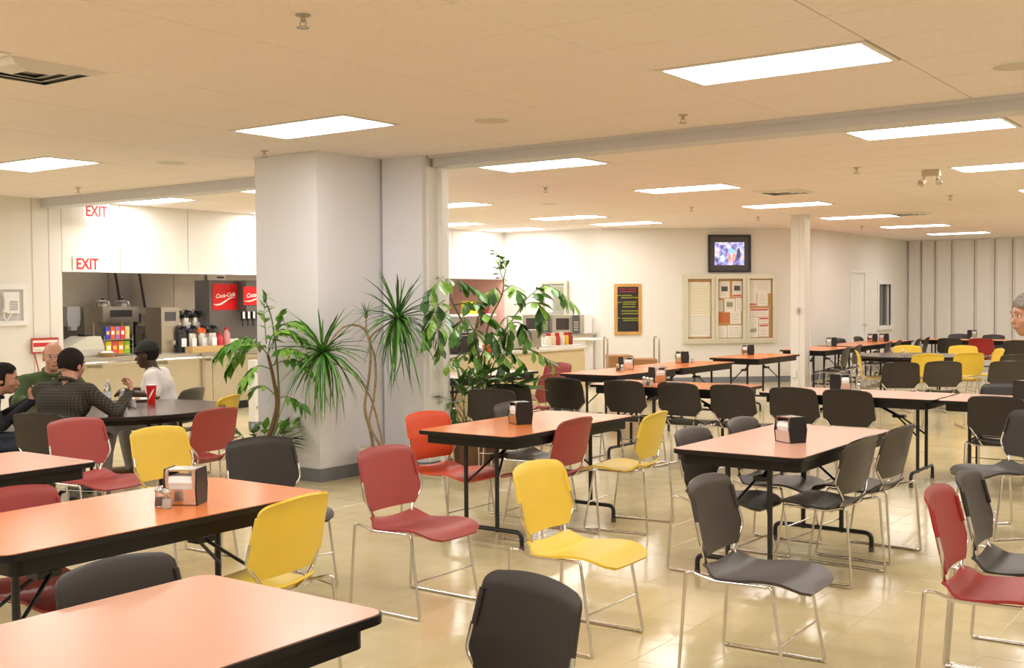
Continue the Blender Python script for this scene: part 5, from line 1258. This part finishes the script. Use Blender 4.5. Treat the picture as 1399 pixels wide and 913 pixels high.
# man in the white shirt and cap
t, T, R = seated('man in a white short-sleeved shirt and black cap at the round table', (-8.52, 6.42, 0), 220, SK_D, SHIRTW, PANTG, BROWNS,
    base_pose(head=(.155,0,1.105), neck=(.105,0,.965), chest=(.065,0,.82), waist=(.02,0,.665), sh=(.07,.19,.915), elL=(.03,.27,.755), wrL=(.27,.20,.775), elR=(.10,-.27,.755), wrR=(.34,-.14,.775), yaw=-.05, pitch=.16,
              knL=(.43,.16,.52), anL=(.50,.20,.092), knR=(.42,-.13,.52), anR=(.36,-.14,.092)), sleeve=.8, build=1.14)
face_parts(t, T, R, 1.0, HAIRK, LIP_D)
capc = hair_shell(t, T, R, 1.0, mat('cap_black',(.012,.014,.012),.8), 'cap', keep=lambda x,y,z: .028-z-.12*x*0, grow=.016, extra=lambda X,Y,Z,E: np.maximum(np.sqrt(((X-.09)/.085)**2+(Y/.075)**2)*.07-.07, np.abs(Z-.034+.25*(X-.09))-.006))
hair_shell(t, T, R, 1.0, HAIRK, 'hair', keep=lambda x,y,z: np.maximum(np.maximum(x+.005, z-.03), -.055-z), grow=.006)
cb = MB()
for q in (1,-1): cb.prism([(.02,q*.02),(.10,q*.03),(.075,q*.085),(-.0,q*.075)] if q > 0 else [(.02,q*.02),(-.0,q*.075),(.075,q*.085),(.10,q*.03)], .0, .012)
me = cb.mesh('collar', SHIRTW, 30); me.transform(Matrix.Translation((.09,0,.955)) @ Matrix.Rotation(.35,4,'Y')); link('collar', me, t)
# man in the plaid shirt, back to us
t, T, R = seated('man in a dark plaid shirt with his back to us', (-7.49, 4.68, 0), 112, SK_M, PLAID, PANTG, BLACKP,
    base_pose(head=(.235,.02,1.115), neck=(.175,0,.985), chest=(.105,0,.84), sh=(.12,.195,.925), elR=(.22,-.36,.765), wrR=(.40,-.36,.90), hdR=(.4,.2,.6), upR=(.6,-.4,.2), curlR=.9, elL=(.34,.28,.79), wrL=(.36,.15,.96), hdL=(-.2,-.3,.9), upL=(.7,.3,.0), curlL=.9, yaw=-.15, pitch=.12), build=1.10)
face_parts(t, T, R, 1.0, HAIRK, LIP_L)
hair_shell(t, T, R, 1.0, HAIRK, keep=lambda x,y,z: np.maximum(np.where(z < .045, x-.035-.3*z, x-.075), -.055-z-.3*x), grow=.010)
# man in green facing us
t, T, R = seated('balding man in a green sweater facing us across the table', (-8.84, 5.44, 0), -12, SK_L, GREEN, PANTG, BLACKP,
    base_pose(head=(.20,0,1.13), neck=(.145,0,.99), chest=(.09,0,.845), sh=(.10,.20,.92), yaw=-.28, pitch=.05, elL=(.24,.32,.77), wrL=(.44,.16,.785), elR=(.22,-.30,.77), wrR=(.44,-.10,.785)), build=1.08)
face_parts(t, T, R, 1.0, HAIRG, LIP_L)
hair_shell(t, T, R, 1.0, HAIRG, keep=lambda x,y,z: np.maximum(np.maximum(x-.015, z-.055), -.045-z), grow=.006)
gl = MB()
for q in (-1,1):
    gl.tube([(.104,q*.031+.021*math.cos(a),.004+.016*math.sin(a)) for a in np.linspace(0,2*PI,13)], .0016, 5).tube([(.102,q*.052,.006),(.03,q*.082,.008),(-.01,q*.086,.0)], .0016, 5)
gl.tube([(.106,-.010,.006),(.108,0,.009),(.106,.010,.006)], .0016, 5)
me = gl.mesh('glasses', STEELD, 60); M4 = Matrix(R.tolist()).to_4x4(); M4.translation = Vector(T(0,0,0).tolist()); me.transform(M4); link('glasses', me, t)
# woman at the left edge
t, T, R = seated('woman in a black sweater and jeans at the left edge, holding a sandwich', (-8.25, 4.45, 0), 62, SK_M, KNIT, JEAN, BLACKP,
    base_pose(head=(.25,0,1.005), neck=(.175,0,.885), chest=(.11,0,.765), waist=(.04,0,.645), sh=(.12,.165,.83), elL=(.20,.25,.68), elR=(.22,-.26,.68), wrL=(.43,.06,.83), wrR=(.43,-.06,.83), hdL=(.4,-.2,.5), hdR=(.4,.2,.5), upL=(.5,.6,-.2), upR=(.5,-.6,-.2), curlL=.8, curlR=.8, yaw=-.25, pitch=.12, hs=.95), build=.94)
face_parts(t, T, R, .95, HAIRK, LIP_L)
hair_shell(t, T, R, .95, HAIRK, keep=lambda x,y,z: np.maximum(np.where(z < .05, x-.02, x-.07), -.075-z), grow=.014, extra=lambda X,Y,Z,E: E((-.10,0,-.01),(.045,.045,.06)))
c6, s6 = math.cos(math.radians(62)), math.sin(math.radians(62))
sx_, sy_ = -8.25+c6*.50, 4.45+s6*.50
sw = thing('sandwich', 'sandwich in a bun held by the woman at the left', 'sandwich', (sx_, sy_, .87))
MB().sphere((0,0,.022), .055, 8, (1,1,.5)).build('top_bun', mat('bun',(0.55,0.28,0.09),.6), sw, 60); MB().lathe([(.05,-.006),(.058,.004),(.055,.014),(.045,.018)], 16).build('filling', mat('lettuce',(0.30,0.34,0.05),.6), sw, 60); MB().lathe([(.045,-.026),(.054,-.02),(.054,-.008),(.05,-.004)], 16).build('bottom_bun', MATS['bun'], sw, 60)
# passer-by at the right edge
t = thing('person', 'grey-haired person walking past, cut off by the right edge', 'person', (-1.255, 6.835, 0), math.radians(216), 'people in the cafeteria')
B = Body(.0075)
B.cone((-.06,.07,.90),(-.06,-.07,.90),.115,.115,LEGW,.04); B.cone((-.055,.07,1.03),(-.055,-.07,1.03),.112,.112,TOP,.05); B.cone((-.04,.09,1.20),(-.04,-.09,1.20),.112,.112,TOP,.06)
for q in (1,-1):
    B.cone((-.02,q*.05,1.30),(-.05,q*.175,1.27),.055,.056,TOP,.05); B.cone((-.05,q*.18,1.27),(-.10,q*.22,1.02),.052,.043,TOP,.03); B.cone((-.10,q*.22,1.02),(-.06,q*.23,.80),.042,.032,TOP,.02); hand(B,(-.06,q*.23,.79),(.08,0,-1),(0,q,0),q*-1,.5)
    K = (-.02 if q > 0 else -.12, q*.09, .48); A = (-.04 if q > 0 else -.32, q*.09, .10 if q > 0 else .13)
    B.cone((-.06,q*.085,.86),K,.088,.064,LEGW,.04); B.cone(K,A,.060,.045,LEGW,.02); B.cone((A[0]-.01,A[1],A[2]-.03),(A[0]-.01,A[1],A[2]-.055),.04,.036,SHOE,.01); B.cone((A[0],A[1],A[2]-.057),(A[0]+.17,A[1]+q*.03,.038),.040,.034,SHOE,.015)
B.cone((.0,0,1.32),(.055,0,1.41),.052,.050,SKIN,.02)
T, R = head(B, (.095,0,1.475), 0, .12)
link('body', B.mesh('body', [SK_L, mat('tan_top',(0.45,0.30,0.16),.8), PANTG, BLACKP]), t); face_parts(t, T, R, 1.0, HAIRG, LIP_L)
hair_shell(t, T, R, 1.0, HAIRG, keep=lambda x,y,z: np.maximum(np.where(z < .045, x-.03, x-.085), -.05-z), grow=.014)

# ------------------------------------------------------------------ things on the round table
TZ = .742
def rt(px, py): p = at(px, py, TZ); return p.x, p.y
x, y = rt(207, 551); t = thing('paper_cup', 'tall red paper cup with white splash on the round table', 'cup', (x, y, TZ))
MB().lathe([(.030,0),(.031,.003),(.042,.150),(.038,.150),(.028,.01)], 20).build('cup_wall', COLA, t, 40); MB().lathe([(.0425,.148),(.044,.153),(.042,.157),(.039,.153)], 20).build('rim', NAPKIN, t, 40)
vs = []; n = 10
for i in range(n+1):
    q = i/n; a = math.radians(-80+75*q); z = .03+.09*q; r = .0305+.0110*z/.15+.0015; w_ = .012*math.sin(PI*q)+.003
    vs.append((r*math.cos(a), r*math.sin(a), z-w_)); vs.append((r*math.cos(a), r*math.sin(a), z+w_))
MB().add(vs, [(2*i,2*i+2,2*i+3,2*i+1) for i in range(n)]).build('splash', NAPKIN, t)
x, y = rt(187, 548); t = thing('paper_plate', 'white paper plate with crumbs in front of the white shirt man', 'plate', (x, y, TZ)); MB().lathe([(.07,0),(.10,.014),(.115,.018),(.115,.021),(.098,.017),(.06,.005)], 24).build('plate', NAPKIN, t, 40); MB().sphere((.01,.0,.016), .022, 6, (1.4,1,.5)).build('food', MATS['bun'], t, 60)
for k,(px,py,sl_,l) in enumerate(((177,556,False,'pepper shaker on the round table'),(183,557,True,'salt shaker on the round table'))):
    x, y = rt(px,py); shaker(x, y, l, sl_)
def wbottle(px, py, h, l):
    x, y = rt(px, py); t = thing('water_bottle', l, 'bottle', (x, y, TZ), 0, 'clear bottles on the round table')
    MB().lathe([(.030,0),(.032,.006),(.032,h*.62),(.026,h*.75),(.012,h*.88),(.012,h*.93)], 16).build('body', GLASS, t, 40); MB().lathe([(.014,h*.93),(.014,h),(.004,h+.001)], 12).build('cap', NAPKIN, t, 40); MB().lathe([(.0325,h*.25),(.0325,h*.5)], 16).build('label', mat('bottle_label',(.7,.72,.8),.5), t, 40)
wbottle(147, 552, .20, 'clear bottle at the left of the round table'); wbottle(168, 562, .17, 'clear bottle by the plaid sleeve')
x, y = rt(140, 550); t = thing('napkin_ball', 'crumpled white napkin beside the left bottle', 'napkin', (x, y, TZ)); MB().sphere((0,0,.022), .05, 6, (1,1,.45)).build('paper', NAPKIN, t, 60)
